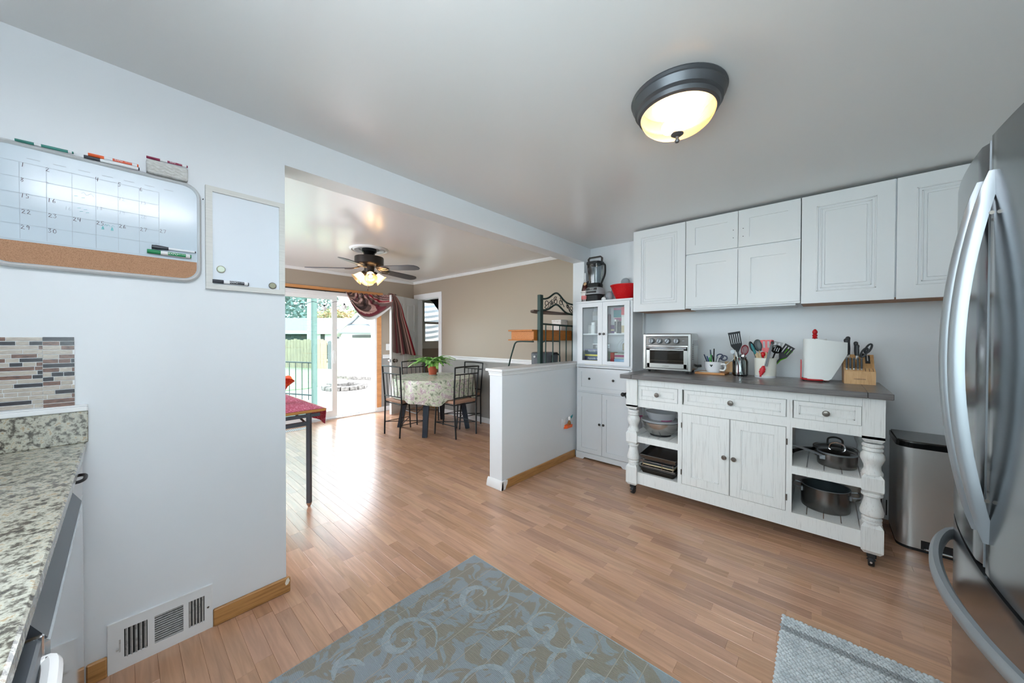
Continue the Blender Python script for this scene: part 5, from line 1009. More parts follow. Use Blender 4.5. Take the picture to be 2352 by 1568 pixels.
def tray(label, x0, x1, y0, y1, z, h, m, tilt=0, lip=.012):
    t = thing('baking_tray', label, 'tray', ((x0+x1)/2, (y0+y1)/2, z)); b = B(); b.box(x0, x1, y0, y1, z, z+.003)
    for p, o_ in ((((x0, y0), (x1, y0)), (0, -lip)), (((x1, y0), (x1, y1)), (lip, 0)), (((x1, y1), (x0, y1)), (0, lip)), (((x0, y1), (x0, y0)), (-lip, 0))):
        (ax, ay), (bx_, by) = p; s1 = V((ax, ay, z)); s2 = V((bx_, by, z)); tx = (s2-s1).normalized()*lip; vs = [s1, s2, s2+V((o_[0], o_[1], h))+tx, s1+V((o_[0], o_[1], h))-tx]; f = [b.bm.verts.new(v) for v in vs]; f2 = [b.bm.verts.new(v+V((o_[0]*.25, o_[1]*.25, .0))) for v in vs]
        for F_ in ((f[0], f[1], f[2], f[3]), (f2[3], f2[2], f2[1], f2[0]), (f[2], f[3], f2[3], f2[2])): b._f(list(F_))
    if tilt: b.xf(M.Translation((0, y0, z)) @ M.Rotation(tilt, 4, 'X') @ M.Translation((0, -y0, -z)))
    obj('pan', b, m, t); obj('rolled_rim', B().tube([(x0-lip, y0-lip, z+h), (x1+lip, y0-lip, z+h), (x1+lip, y1+lip, z+h), (x0-lip, y1+lip, z+h)], .0035, 6, True).xf(M.Translation((0, y0, z)) @ M.Rotation(tilt, 4, 'X') @ M.Translation((0, -y0, -z))), m, t); return t
tray('brown roasting tin at the bottom of the lower left shelf', -1.15, -.91, 2.995, 3.4, S0z, .03, 'pan_dark'); tray('thin grey baking sheet second from the bottom of the tray stack', -1.165, -.89, 2.985, 3.42, S0z+.036, .018, 'dark_steel')
wr = thing('wire_rack', 'chrome wire rack in the middle of the tray stack', 'rack', (-1.03, 3.2, S0z+.06))
for z in (S0z+.062, S0z+.105): obj('rack_frame', B().tube([(-1.17, 2.975, z), (-.885, 2.975, z), (-.885, 3.4, z), (-1.17, 3.4, z)], .003, 6, True), 'chrome', wr)
for x in (-1.145, -.985, -.9): obj('upright', B().rod((x, 2.972, S0z+.06), (x, 2.972, S0z+.118), .003), 'chrome', wr)
for k in range(6): obj('cross_wire', B().rod((-1.15+.05*k, 2.975, S0z+.062), (-1.15+.05*k, 3.4, S0z+.062), .002), 'chrome', wr)
t = thing('pizza_stone', 'pale board sandwiched inside the wire rack', 'board', (-1.03, 3.2, S0z+.07)); obj('slab', B().box(-1.155, -.9, 2.99, 3.39, S0z+.07, S0z+.08, .002), 'parchment', t)
t = thing('oven_sheet', 'dark thin oven sheet on the pale board in the rack', 'tray', (-1.03, 3.2, S0z+.085)); obj('pan', B().box(-1.16, -.895, 2.985, 3.38, S0z+.085, S0z+.092, .002), 'nonstick', t)
tray('large dark baking tray on top of the tray stack', -1.16, -.89, 2.985, 3.4, S0z+.122, .035, 'dark_steel', .08)
def pan(name, label, x, y, z, r, h, m, cat, inside='nonstick'):
    t = thing(name, label, cat, (x, y, z)); obj('body', B().lathe([(0, 0), (r*.93, 0), (r*.98, .006), (r, .02), (r, h), (r*.975, h), (r*.965, .02), (r*.9, .008), (0, .006)], (x, y, z), 44), m, t); obj('rim', B().tube([(x+r*.99*math.cos(a), y+r*.99*math.sin(a), z+h) for a in [i*2*pi/44 for i in range(44)]], .0028, 6, True), 'handle_steel', t)
    obj('lining', B().lathe([(0, .0075), (r*.89, .0085), (r*.955, .02), (r*.965, h-.002)], (x, y, z), 40), inside, t); return t
pt = pan('stock_pot', 'wide dark steel pot without lid on the lower right shelf', .02, 3.2, S0z, .128, .15, 'dark_steel', 'pot')
for s_ in (-1, 1): hdl = obj('loop_handle', B().tube(spline([(.02+s_*.125, 3.15, S0z+.12), (.02+s_*.165, 3.15, S0z+.128), (.02+s_*.172, 3.2, S0z+.13), (.02+s_*.165, 3.25, S0z+.128), (.02+s_*.125, 3.25, S0z+.12)], 4), .005), 'handle_steel', pt); [obj('rivet_plate', B().box(.02+s_*.122-.006, .02+s_*.122+.008, y-.011, y+.011, S0z+.1, S0z+.13, .004), 'handle_steel', pt) for y in (3.15, 3.25)]
bg = thing('fabric_bag', 'crumpled greyish fabric bag at the back right of the lower shelf', 'bag', (.14, 3.42, S0z)); obj('folds', B().grid(lambda s, t: (.15+.06*math.sin(pi*s)*math.cos(2*pi*t)+.012*math.sin(7*s+9*t), 3.43+.07*math.sin(pi*s)*math.sin(2*pi*t), S0z+.16*(1-math.cos(pi*s))/2+.008*math.sin(11*t)*math.sin(pi*s)), 12, 18), 'sand_grey', bg)
sp_ = pan('saute_pan', 'steel saute pan with glass lid on the upper right shelf', .075, 3.15, S1z, .1, .085, 'dark_steel', 'pan'); b = B()
for s_ in (-1, 1): obj('handle_rod', B().tube(spline([(.0, 3.08+.012*s_, S1z+.068), (-.05, 3.06+.012*s_, S1z+.09), (-.16, 3.02+.009*s_, S1z+.125)], 5), .0045), 'handle_steel', sp_)
obj('handle_end', B().ball((-.165, 3.018, S1z+.127), .011), 'handle_steel', sp_); obj('rivet_plate', B().box(-.012, .02, 3.066, 3.074, S1z+.045, S1z+.075, .004), 'handle_steel', sp_)
ld = thing('glass_cover', 'domed glass lid with steel handle on the saute pan', 'lid', (.075, 3.15, S1z+.088)); obj('dome', B().lathe([(.099, .0885), (.085, .098), (.05, .108), (0, .112)], (.075, 3.15, S1z), 36), 'clear_glass', ld); obj('steel_band', B().tube([(.075+.099*math.cos(a), 3.15+.099*math.sin(a), S1z+.0905) for a in [i*2*pi/40 for i in range(40)]], .003, 6, True), 'handle_steel', ld); obj('arched_handle', B().tube(spline([(.035, 3.15, S1z+.11), (.045, 3.15, S1z+.14), (.075, 3.15, S1z+.152), (.105, 3.15, S1z+.14), (.115, 3.15, S1z+.11)], 5), .0055), 'chrome', ld)
fp_ = pan('frying_pan', 'dark frying pan behind the saute pan on the upper shelf', .07, 3.375, S1z, .118, .06, 'pan_dark', 'pan'); obj('handle', B().tube(spline([(-.045, 3.33, S1z+.045), (-.1, 3.22, S1z+.06), (-.15, 3.1, S1z+.06)], 5), [.012]*10+[.014]), 'gloss_black', fp_)
ld = thing('glass_cover', 'larger glass lid with dark arched handle on the frying pan behind', 'lid', (.07, 3.375, S1z+.064)); obj('dome', B().lathe([(.117, .0645), (.1, .074), (.06, .086), (0, .09)], (.07, 3.375, S1z), 36), 'clear_glass', ld); obj('steel_band', B().tube([(.07+.117*math.cos(a), 3.375+.117*math.sin(a), S1z+.0665) for a in [i*2*pi/40 for i in range(40)]], .003, 6, True), 'pewter', ld); obj('arched_handle', B().tube(spline([(.03, 3.375, S1z+.088), (.035, 3.375, S1z+.125), (.07, 3.375, S1z+.138), (.105, 3.375, S1z+.125), (.11, 3.375, S1z+.088)], 5), .006), 'bakelite', ld)
# ================================================================== FRIDGE, BIN, RUGS, LAMPS
fy0, fy1, fx, bulge = .855, 1.70, .303, .036
fr = thing('refrigerator', 'tall stainless French-door refrigerator with bowed handles', 'refrigerator', (.65, (fy0+fy1)/2, 0))
obj('cabinet', B().box(.385, 1.06, fy0+.005, fy1-.005, .03, 1.78), 'dark_steel', fr, 0); obj('kick_grille', B().box(.4, .44, fy0+.02, fy1-.02, 0, .1), 'matte_black', fr, 0); ym = 1.2775
def xf_(y): k = (y-(fy0+fy1)/2)/((fy1-fy0)/2); return fx-bulge*(1-k*k)
def leaf(name, a, b_, z0, z1):
    n = 14; b = B(); pts = []
    for i in range(n+1): y = a+(b_-a)*i/n; pts.append((xf_(y), y))
    r = .01; pts = [(.38, a), (pts[0][0]+r, a)] + pts[1:-1] + [(pts[-1][0]+r, b_), (.38, b_)]
    b.prism(pts, 'z', z0, z1); return obj(name, b, 'fridge_steel', fr, 25)
dA = leaf('fridge_door', ym+.0015, fy1, .846, 1.79); dB = leaf('fridge_door', fy0, ym-.0015, .846, 1.79); dC = leaf('freezer_drawer', fy0, fy1, .1, .836)
obj('door_gasket', B().box(.379, .387, fy0+.01, fy1-.01, .1, 1.785), 'dark', fr, 0); obj('hinge_cover', B().box(.4, .5, fy1-.09, fy1-.01, 1.78, 1.805, .005).box(.4, .5, fy0+.01, fy0+.09, 1.78, 1.805, .005), 'dark_steel', fr); obj('centre_strip', B().box(xf_(ym)+.004, xf_(ym)+.01, ym-.0016, ym+.0016, .846, 1.79), 'handle_steel', fr, 0)
def bow(y, d):
    pts = []; n = 24; z0, z1 = .915, 1.712
    for i in range(n+1):
        t = i/n; s_ = math.sin(pi*t)**.8; pts.append((xf_(y)+.004-.052*s_, y, z0+(z1-z0)*t))
    b = B(); rings = []
    for i, p in enumerate(pts):
        t = i/n; w = .0125*min(1, .25+6*min(t, 1-t)); dpt = .011
        rings.append([b.bm.verts.new((p[0]+dx*dpt, p[1]+dy*w, p[2])) for dx, dy in ((-1, -.35), (-1, .35), (-.3, 1), (1, 1), (1, -1), (-.3, -1))])
    for a, c in zip(rings, rings[1:]):
        for j in range(6): b._f([a[j], a[(j+1) % 6], c[(j+1) % 6], c[j]])
    b._f(rings[0]); b._f(rings[-1]); o = obj('door_handle', b, 'handle_steel', d, 50)
    for z in (1.62, 1.01): obj('handle_screw', B().rod((xf_(y)-.005, y-.0128, z), (xf_(y)-.005, y-.0105, z), .004), 'pewter', o)
bow(1.308, dA); bow(1.232, dB)
pts = []; n = 30
for i in range(n+1): t = i/n; y = fy0+.05+(fy1-.095-fy0)*t; pts.append(V((xf_(y)+.004-.055*math.sin(pi*t)**.55, y, .775)))
obj('drawer_handle', B().tube(pts, 0, 8, flat=(.0125, .017, (1, 0, 0))), 'handle_steel', dC, 50)
bn = thing('pedal_bin', 'brushed steel pedal bin with black lid edge beside the fridge', 'bin', (.53, 3.56, 0)); bx0, bx1, by0, by1 = .37, .69, 3.375, 3.735
def dsh(i, r=.07): return [(bx0+i, by1-i), (bx0+i, by0+r*.9)] + [(bx0+i+(r-i)*(1-math.cos(a)), by0+r*.9-(r*.9-i)*math.sin(a)) for a in [pi/2*k/5 for k in range(1, 6)]] + [(bx1-i-(r-i)*(1-math.sin(a)), by0+r*.9-(r*.9-i)*math.cos(a)) for a in [pi/2*k/5 for k in range(0, 5)]] + [(bx1-i, by0+r*.9), (bx1-i, by1-i)]
obj('body', B().prism(dsh(0), 'z', .018, .655), 'bin_steel', bn, 30); obj('base', B().prism(dsh(.002), 'z', 0, .018), 'rubber', bn, 30); obj('lid_edge', B().prism(dsh(-.003), 'z', .655, .688), 'gloss_black', bn, 30); obj('lid', B().prism(dsh(.004), 'z', .688, .698), 'dark_steel', bn, 30)
pdl = obj('pedal', B().box(.485, .6, by0-.045, by0+.01, .03, .042, .006), 'chrome', bn); obj('pedal_recess', B().box(.475, .61, by0-.002, by0+.004, .02, .075, .001), 'dark', bn, 0)
obj('vent_plate', B().box(.325, .45, YK-.008, YK, 0, .165, .002), 'white_paint', None) if False else None
bv = thing('wall_register', 'small white wall vent between the cart leg and the steel bin', 'vent', (.3, YK, 0)); obj('face_plate', B().box(.21, .56, YK-.008, YK, 0, .175, .003), 'white_paint', bv)
for k in range(9): x = .25+.028*k; obj('slot', B().box(x, x+.006, YK-.0088, YK-.007, .035, .15), 'dark', bv, 0)
# rugs
r1 = thing('area_rug', 'blue-grey and taupe scroll-patterned rug on the laminate floor', 'rug', (-.85, .6, 0))
obj('field', B().box(-1.6, -.16, -.06, 1.447, .001, .008, .002), 'rug_field', r1); obj('binding', B().tube([(-1.6, -.06, .005), (-.16, -.06, .005), (-.16, 1.447, .005), (-1.6, 1.447, .005)], .0045, 6, True), 'rug_scroll', r1)
ln = B()
for k in range(14): x = -1.53+.1*k; ln.box(x-.0015, x+.0015, -.05, 1.44, .0078, .0088)
obj('cut_line', ln, 'sand_grey', r1, 0, kind='stuff')
def ribbon(pts, ws, z=.0096):
    b = B(); L_ = []
    for i, p in enumerate(pts):
        d = (V(pts[min(i+1, len(pts)-1)])-V(pts[max(i-1, 0)])).normalized(); n_ = V((-d.y, d.x, 0)); p = V((p[0], p[1], z)); L_.append((b.bm.verts.new(p+n_*ws[i]), b.bm.verts.new(p-n_*ws[i])))
    for a, c in zip(L_, L_[1:]): b._f([a[0], a[1], c[1], c[0]])
    return b
def curl(cx, cy, r, a0, turn, flip, wmax):
    pts, ws = [], []; n = 40
    for i in range(n+1):
        t = i/n; rr = r*(.12+.88*t**1.1); a = a0+flip*turn*t; pts.append((cx+rr*math.cos(a), cy+rr*math.sin(a), 0)); ws.append(wmax*(.25+1.1*math.sin(pi*min(1, t*.95+.04))**1.5))
    return pts, ws
rg = random.Random(21); zq = .0083
for cx, cy, r, a0, fl_ in ((-1.33, 1.24, .16, .4, 1), (-.95, 1.3, .1, 2.4, -1), (-.62, 1.22, .17, .8, 1), (-1.38, .83, .15, 1.2, -1), (-.93, .93, .13, 3.3, 1), (-.52, .85, .15, 2.0, -1), (-1.1, .56, .14, 4.0, 1), (-.68, .5, .17, .3, -1), (-1.42, .4, .12, 5, 1), (-.35, 1.3, .1, 4, -1), (-.3, .55, .13, 1, 1)):
    p, w_ = curl(cx, cy, r, a0, 7.0, fl_, .013); zq += .00004; obj('scroll', ribbon(p, w_, zq), 'rug_scroll', r1, 0)
    for k in range(5):
        a = a0+fl_*7.0+k*.8*fl_-.4; e = V((cx+r*math.cos(a), cy+r*math.sin(a), 0)); d = V((math.cos(a+.7*fl_), math.sin(a+.7*fl_), 0)); m = 10
        pp = [e+d*(.03+.13*i/m)+V((-d.y, d.x, 0))*.03*fl_*math.sin(pi*i/m) for i in range(m+1)]
        if all(-1.58 < q_.x < -.18 and q_.y < 1.43 for q_ in pp): zq += .00004; obj('leaf_motif', ribbon(pp, [.013*math.sin(pi*(i+.3)/(m+.6))+.002 for i in range(m+1)], zq), 'rug_scroll', r1, 0)
r2 = thing('bath_mat', 'small pale grey chunky-loop mat in front of the fridge', 'mat', (.12, 1.8, 0)); obj('backing', B().box(-.135, .365, 1.33, 2.138, .001, .008), 'shag', r2, 0)
lp = [B(), B()]; i = 0; y = 1.338
while y < 2.133:
    x = -.13+.007*(i % 2)
    while x < .362:
        dark = 2.02 < y < 2.062; b = lp[1 if dark else 0]; r_ = .0088*rg.uniform(.8, 1.2); cx, cy = x+rg.uniform(-.001, .001), y+rg.uniform(-.001, .001); z = .008
        v = [b.bm.verts.new((cx+r_*1.05*math.cos(a), cy+r_*.75*math.sin(a), z-.001)) for a in [k*pi/3 for k in range(6)]]; w = [b.bm.verts.new((cx+r_*.75*math.cos(a), cy+r_*.55*math.sin(a), z+r_*.75)) for a in [k*pi/3 for k in range(6)]]; tp_ = b.bm.verts.new((cx, cy, z+r_))
        for k in range(6): b._f([v[k], v[(k+1) % 6], w[(k+1) % 6], w[k]]); b._f([w[k], w[(k+1) % 6], tp_])
        x += .0165
    y += .0128; i += 1
mat('loop_pale', '#c3c8cb', .95, noise=((22, 22, 22), '#a9afb3', .4, .65), sheen=.2); mat('loop_dark', '#8d9194', .95)
obj('loop_pile', lp[0], 'loop_pale', r2, 60, kind='stuff'); obj('dark_stripe_pile', lp[1], 'loop_dark', r2, 60, kind='stuff')
# flush ceiling lamp
lc = (-.497, 1.668, HC); cl = thing('ceiling_lamp', 'flush ceiling lamp with dark metal ring and ribbed glowing glass', 'ceiling lamp', lc)
obj('pan', B().lathe([(0, 0), (.195, 0), (.197, -.006), (.19, -.014), (.192, -.022), (.178, -.05), (.18, -.054), (.17, -.062), (.166, -.078), (.155, -.084), (.15, -.08), (.15, -.02), (0, -.015)], lc, 56), 'lamp_metal', cl)
n = 110; b = B(); prof = [(.151, -.074), (.148, -.095), (.136, -.118), (.112, -.14), (.078, -.157), (.035, -.166), (.008, -.168)]; rings = []
for r, z in prof: rings.append([b.bm.verts.new((lc[0]+(r+(.004 if i % 2 else 0)*r/.15)*math.cos(2*pi*i/n), lc[1]+(r+(.004 if i % 2 else 0)*r/.15)*math.sin(2*pi*i/n), lc[2]+z)) for i in range(n)])
for a, c in zip(rings, rings[1:]):
    for i in range(n): b._f([a[i], a[(i+1) % n], c[(i+1) % n], c[i]])
obj('ribbed_dome', b, 'ribbed_glass', cl, 0); obj('finial', B().lathe([(0, -.16), (.026, -.166), (.027, -.17), (.016, -.178), (.008, -.181), (.007, -.19), (.011, -.197), (.008, -.205), (0, -.208)], lc, 18), 'lamp_metal', cl)
for s_ in (-1, 1): obj('bulb', B().ball((lc[0]+.07*s_*.8, lc[1]-.055*s_, lc[2]-.095), .03, n=14), 'dome_glow', cl)
obj('inner_reflector', B().lathe([(0, -.019), (.149, -.024)], lc, 30), 'reflector', cl, 0)
# unseen linear fitting above the camera; its hung uplight is added to brighten the ceiling
fx_ = thing('unseen_linear_light', 'long white unseen ceiling light behind the camera, hung low for added uplight', 'ceiling light', (-.45, .1, HC)); obj('housing', B().box(-.47, -.43, -.42, .42, HC-.14, HC-.125, .003).rod((-.45, -.25, HC-.13), (-.45, -.25, HC), .008).rod((-.45, .25, HC-.13), (-.45, .25, HC), .008), 'white_paint', fx_)
obj('diffuser', B().box(-.56, -.472, -.4, .4, HC-.155, HC-.115, .012).box(-.428, -.34, -.4, .4, HC-.155, HC-.115, .012), 'tube_glow', fx_, 40)
# ceiling fan
fc = V((-4.17, 2.03, HC)); fan = thing('ceiling_fan', 'dark bronze ceiling fan with five blades and lit amber glass shades', 'ceiling fan', fc)
tag(obj('ceiling_rosette', B().lathe([(.12, 0), (.225, 0), (.223, -.012), (.205, -.02), (.19, -.012), (.17, -.018), (.15, -.008), (.12, -.006)], fc, 40), 'trim_white'), 'white moulded ceiling medallion above the dark fan', 'medallion')
obj('mount', B().lathe([(0, 0), (.085, 0), (.085, -.035), (.07, -.05), (.06, -.075), (.055, -.09), (0, -.09)], fc, 24), 'gloss_black', fan); obj('motor', B().lathe([(0, -.088), (.12, -.09), (.165, -.1), (.168, -.11), (.168, -.185), (.155, -.2), (.1, -.215), (0, -.215)], fc, 36), 'bronze', fan)
obj('switch_housing', B().lathe([(0, -.2), (.06, -.21), (.058, -.285), (.045, -.3), (0, -.305)], fc, 20), 'bronze', fan)
for k in range(5):
    a = math.radians(24+72*k); q = M.Translation(fc+V((0, 0, -.235))) @ M.Rotation(a, 4, 'Z') @ M.Rotation(math.radians(2.5), 4, 'Y') @ M.Rotation(math.radians(-12), 4, 'X')
    pts = [(.2, -.05), (.25, -.062), (.6, -.072), (.665, -.06), (.695, -.03), (.7, .0), (.695, .03), (.665, .06), (.6, .072), (.25, .062), (.2, .05)]
    obj('blade', B().prism(pts, 'z', -.004, .004).xf(q), 'fan_blade', fan, 20); ib = B(); ib.tube(spline([(.1, 0, .022), (.15, .03, .005), (.2, .045, -.007), (.26, .03, -.007), (.27, 0, -.007), (.26, -.03, -.007), (.2, -.045, -.007), (.15, -.03, .005), (.1, 0, .022)], 3), .008, 6); ib.tube([(.09, 0, .03), (.16, 0, .0), (.27, 0, -.006)], .009, 6); obj('blade_bracket', ib.xf(q), 'pewter', fan)
for k in range(4):
    a = math.radians(-26+90*k+8); d = V((math.cos(a), math.sin(a), 0)); p0 = fc+V((0, 0, -.29))+d*.05; ax = (d*.75+V((0, 0, -.7))).normalized(); q = ax.to_track_quat('Z', 'Y').to_matrix().to_4x4()
    hd = obj('socket_arm', B().rod(fc+V((0, 0, -.27)), p0+ax*.02, .022).lathe([(0, 0), (.03, .0), (.034, .035), (0, .035)], p0, 16, q), 'bronze', fan)
    obj('glass_shade', B().lathe([(.03, .03), (.042, .045), (.05, .08), (.06, .115), (.078, .135), (.075, .135), (.056, .114), (.046, .08), (.036, .045), (.03, .03)], p0, 24, q), 'amber_glass', fan); obj('bulb', B().ball(p0+ax*.085, .021, n=12), 'bulb_glow', fan)
for dx, dy, L_ in ((.02, -.03, .2), (-.025, .0, .16)): ch = obj('pull_chain', B().rod(fc+V((dx, dy, -.3)), fc+V((dx, dy, -.3-L_)), .0018, n=6), 'pewter', fan); obj('chain_fob', B().ball(fc+V((dx, dy, -.305-L_)), .008, sz=1.3), 'shelf_brown', ch)
# ================================================================== DINING ROOM
tc = (-4.35, 3.12); TZ = .775
tbl = thing('dining_table', 'round dining table on dark splayed legs near the far corner', 'table', (tc[0], tc[1], 0)); obj('tabletop', B().lathe([(0, TZ-.03), (.585, TZ-.03), (.59, TZ-.02), (.59, TZ-.004), (0, TZ-.003)], (tc[0], tc[1], 0), 48), 'table_leg', tbl)
obj('apron', B().lathe([(.4, TZ-.11), (.42, TZ-.11), (.42, TZ-.03), (.4, TZ-.03)], (tc[0], tc[1], 0), 32), 'table_leg', tbl)
for fx1, fy2 in ((-4.02, 2.73), (-4.78, 2.8), (-3.97, 3.45), (-4.72, 3.55)):
    a = V((fx1, fy2, 0)); d = V((tc[0]+(fx1-tc[0])*.72, tc[1]+(fy2-tc[1])*.72, TZ-.03)); obj('leg', B().tube([a, d], [.045, .055], 4), 'table_leg', tbl, 20)
def clothf(s_, t_):
    a = 2*pi*s_
    if t_ < .5: r = .597*t_*2; z = TZ+.0015
    else:
        k = (t_-.5)*2; g_ = min(abs((math.degrees(a)-q_+180) % 360-180) for q_ in (-97, 2, 169, 76)); h_ = min(1, max(0, (g_-21)/9)); fold = (.022*math.sin(a*9+.6)+.018*math.sin(a*5+1.3))*h_; r = .593+k*(.008+.012*h_+fold); z = TZ+.0015-(.262+.058*h_)*k-(.004 if k > 0 else 0)+(.02*math.sin(a*4)*k*k*h_)
    return (tc[0]+r*math.cos(a), tc[1]+r*math.sin(a), z)
b = B(); b.grid(clothf, 96, 20, cu=True); tag(obj('tablecloth', b, 'floral_cloth', sm) if False else obj('tablecloth', b, 'floral_cloth', None, 60), 'pale green floral tablecloth draped over the round dining table', 'tablecloth')
ch = thing('dining_chair', 'x', 'chair', (0, 0, 0), 'metal chairs around the round table'); SH = .47
for x in (-.2, .2):
    obj('rear_leg', B().tube([(x*.92, -.02, 0), (x, 0, SH), (x*1.07, -.035, .96)], .0115, 6), 'black_metal', ch); obj('front_leg', B().tube([(x*1.0, .42, 0), (x, .39, SH-.03)], .0105, 6), 'black_metal', ch)
obj('top_rail', B().tube(spline([(-.214, -.035, .957), (0, -.045, .963), (.214, -.035, .957)], 5), .0105, 6), 'black_metal', ch); obj('cross_rail', B().tube([(-.212, -.03, .86), (.212, -.03, .86)], .008, 6), 'black_metal', ch); obj('lower_rail', B().tube([(-.203, -.006, .545), (.203, -.006, .545)], .008, 6), 'black_metal', ch)
for x in (-.12, -.04, .04, .12): obj('spindle', B().tube([(x, -.006, .545), (x, -.03, .86)], .005, 6), 'black_metal', ch)
obj('seat_frame', B().tube([(-.2, 0, SH-.02), (.2, 0, SH-.02), (.2, .4, SH-.02), (-.2, .4, SH-.02)], .009, 6, True), 'black_metal', ch); obj('seat', B().box(-.2, .2, .0, .42, SH-.012, SH+.03, .018, 3), 'seat_tan', ch)
for x in (-.2, .2): obj('stretcher', B().tube([(x*.95, -.01, .17), (x, .41, .17)], .006, 6), 'black_metal', ch)
obj('cross_stretcher', B().tube([(-.19, -.01, .17), (.2, .41, .17)], .006, 6), 'black_metal', ch); obj('cross_stretcher', B().tube([(.19, -.01, .17), (-.2, .41, .17)], .006, 6), 'black_metal', ch)
for i, (x, y, a, l) in enumerate(((-4.42, 2.49, 3, 'black metal chair with open back between the sliding door and round table'), (-3.66, 3.14, 91, 'black metal chair nearest the half wall, its back towards the kitchen'), (-5.12, 3.27, -92, 'black metal chair between the open panelled door and the table'), (-4.2, 3.74, 180, 'black metal chair at the grey wall behind the table'))):
    o = ch if i == 0 else copy_tree(ch); o.location = (x, y, 0); o.rotation_euler = (0, 0, math.radians(a)); o['label'] = l
pl = (-4.5, 3.2, TZ+.0025); pp = thing('potted_plant', 'bright green arching plant in a terracotta pot on the table', 'plant', pl)
obj('pot', B().lathe([(0, .004), (.055, .004), (.075, .12), (.08, .12), (.08, .14), (.073, .14), (.07, .12), (.05, .012), (0, .012)], pl, 24), 'terracotta', pp); obj('saucer', B().lathe([(0, 0), (.065, 0), (.072, .012), (.06, .006), (0, .004)], pl, 22), 'sand_grey', pp); obj('soil', B().lathe([(0, .125), (.07, .125)], pl, 16), 'soil', pp, 0)
rg = random.Random(4)
def frond(L_, droop, m):
    n = 7; b = B(); rings = []; p = V((0, 0, 0)); d = V((.35, 0, 1)).normalized()
    for i in range(n+1):
        w = .022*(.6+.6*math.sin(pi*(i+.4)/(n+.8)))*(1 if i % 2 else .72); rings.append((b.bm.verts.new(p+V((0, w, .004))), b.bm.verts.new(p+V((0, 0, 0))), b.bm.verts.new(p+V((0, -w, .004))))); p = p+d*(L_/n); d = (d+V((.2, 0, -droop*.3))).normalized()
    for a, c in zip(rings, rings[1:]): b._f([a[0], a[1], c[1], c[0]]); b._f([a[1], a[2], c[2], c[1]])
    o = obj('frond', b.xf(M.Translation(wloc(pp))), m, pp, 60, free=True); return o
protos = [frond(.33, .75, 'leaf'), frond(.3, .95, 'leaf'), frond(.24, .4, 'leaf'), frond(.2, .1, 'leaf_dark'), frond(.24, .8, 'leaf_dark')]
for k in range(84):
    o = protos[k] if k < 5 else inst(protos[rg.choice((0, 0, 1, 1, 2, 3, 4))], 'frond', (0, 0, 0), pp); a = 2*pi*rg.random(); r = .05*rg.random(); o.location = (r*math.cos(a), r*math.sin(a), .125); o.rotation_euler = (rg.uniform(-.2, .2), rg.uniform(-.1, .3), a); s_ = rg.uniform(.75, 1.25); o.scale = (s_, s_, s_)
# folding table with red cloth and vase
tx0, tx1, ty0, ty1, tz = -4.75, -3.06, .38, 1.122, .772
ft = thing('folding_table', 'narrow folding table on grey metal legs left of the doorway', 'table', ((tx0+tx1)/2, .75, 0)); obj('top', B().box(tx0, tx1, ty0, ty1, tz-.024, tz, .008, 2), 'desk_edge', ft)
for x in (tx1+.028-.03, tx0+.06):
    for y in (ty1-.13, ty0+.13): lg = obj('leg', B().tube([(x, y, .03), (x, y, tz-.024)], .021, 4), 'desk_metal', ft, 20); obj('leg_tip', B().rod((x, y, 0), (x, y, .032), .008, .022, 8), 'seat_tan', lg)
    obj('leg_rail', B().box(x-.014, x+.014, ty0+.13, ty1-.13, .655, .685), 'desk_metal', ft, 0); obj('leg_rail', B().box(x-.01, x+.01, ty0+.05, ty1-.05, tz-.055, tz-.03), 'desk_metal', ft, 0); s_ = -1 if x > -4 else 1
    for y in (ty1-.15, ty0+.15): obj('brace', B().tube([(x, y, .67), (x+s_*.32, y-.02, tz-.03)], .009, 6), 'desk_metal', ft)
    obj('brace_link', B().rod((x+s_*.1, ty0+.15, .7), (x+s_*.1, ty1-.15, .7), .007), 'desk_metal', ft)
def rc(s_, t_):
    x = tx0-.02+(tx1-.004-tx0+.02)*s_; L_ = ty1-ty0+.13*2; y = ty0-.13+L_*t_; z = tz+.0015
    if y > ty1+.002: z -= (y-ty1); y = ty1+.004+.012*math.sin(s_*30)*(tz-z)/.13
    if y < ty0-.002: z -= (ty0-y); y = ty0-.004
    return (x, y, z)
mat('red_fold', '#8f1d40', .8)
tag(obj('table_runner', B().grid(rc, 60, 40).thick(.0016), 'red_cloth'), 'red and pink patterned cloth over the folding table, hanging off its corner', 'tablecloth')
vz = thing('glass_vase', 'orange-red glass vase with flared lip on the red cloth', 'vase', (-3.52, .93, tz)); vc = V((-3.53, .9, tz+.0035)); b = B(); n = 28
pr = [(.045, 0), (.05, .005), (.035, .04), (.05, .1), (.075, .15), (.1, .185), (.13, .21)]; rr = []
for i, (r, z) in enumerate(pr): rr.append([b.bm.verts.new(vc+V((r*(1+.12*(i > 3)*math.sin(3*a))*math.cos(a), r*(1+.12*(i > 3)*math.sin(3*a))*math.sin(a), z+(.02*math.sin(3*a+1.2) if i > 4 else 0)))) for a in [2*pi*k/n for k in range(n)]])
for a, c in zip(rr, rr[1:]):
    for k in range(n): b._f([a[k], a[(k+1) % n], c[(k+1) % n], c[k]])
b._f(rr[0]); obj('body', b.thick(.005), 'orange_glass', vz); obj('clear_filler', B().ball(vc+V((0, 0, .2)), .06, sz=.5), 'lid_plastic', vz)
fv = thing('floor_register', 'white floor vent in the laminate beneath the sliding door', 'vent', (-5.75, 1.75, 0)); obj('frame', B().box(-5.81, -5.69, 1.5, 1.86, .0005, .005, .001), 'white_paint', fv)
for k in range(14): y = 1.525+.023*k; obj('slot', B().box(-5.795, -5.705, y, y+.008, .005, .0058), 'vent_dark', fv, 0)
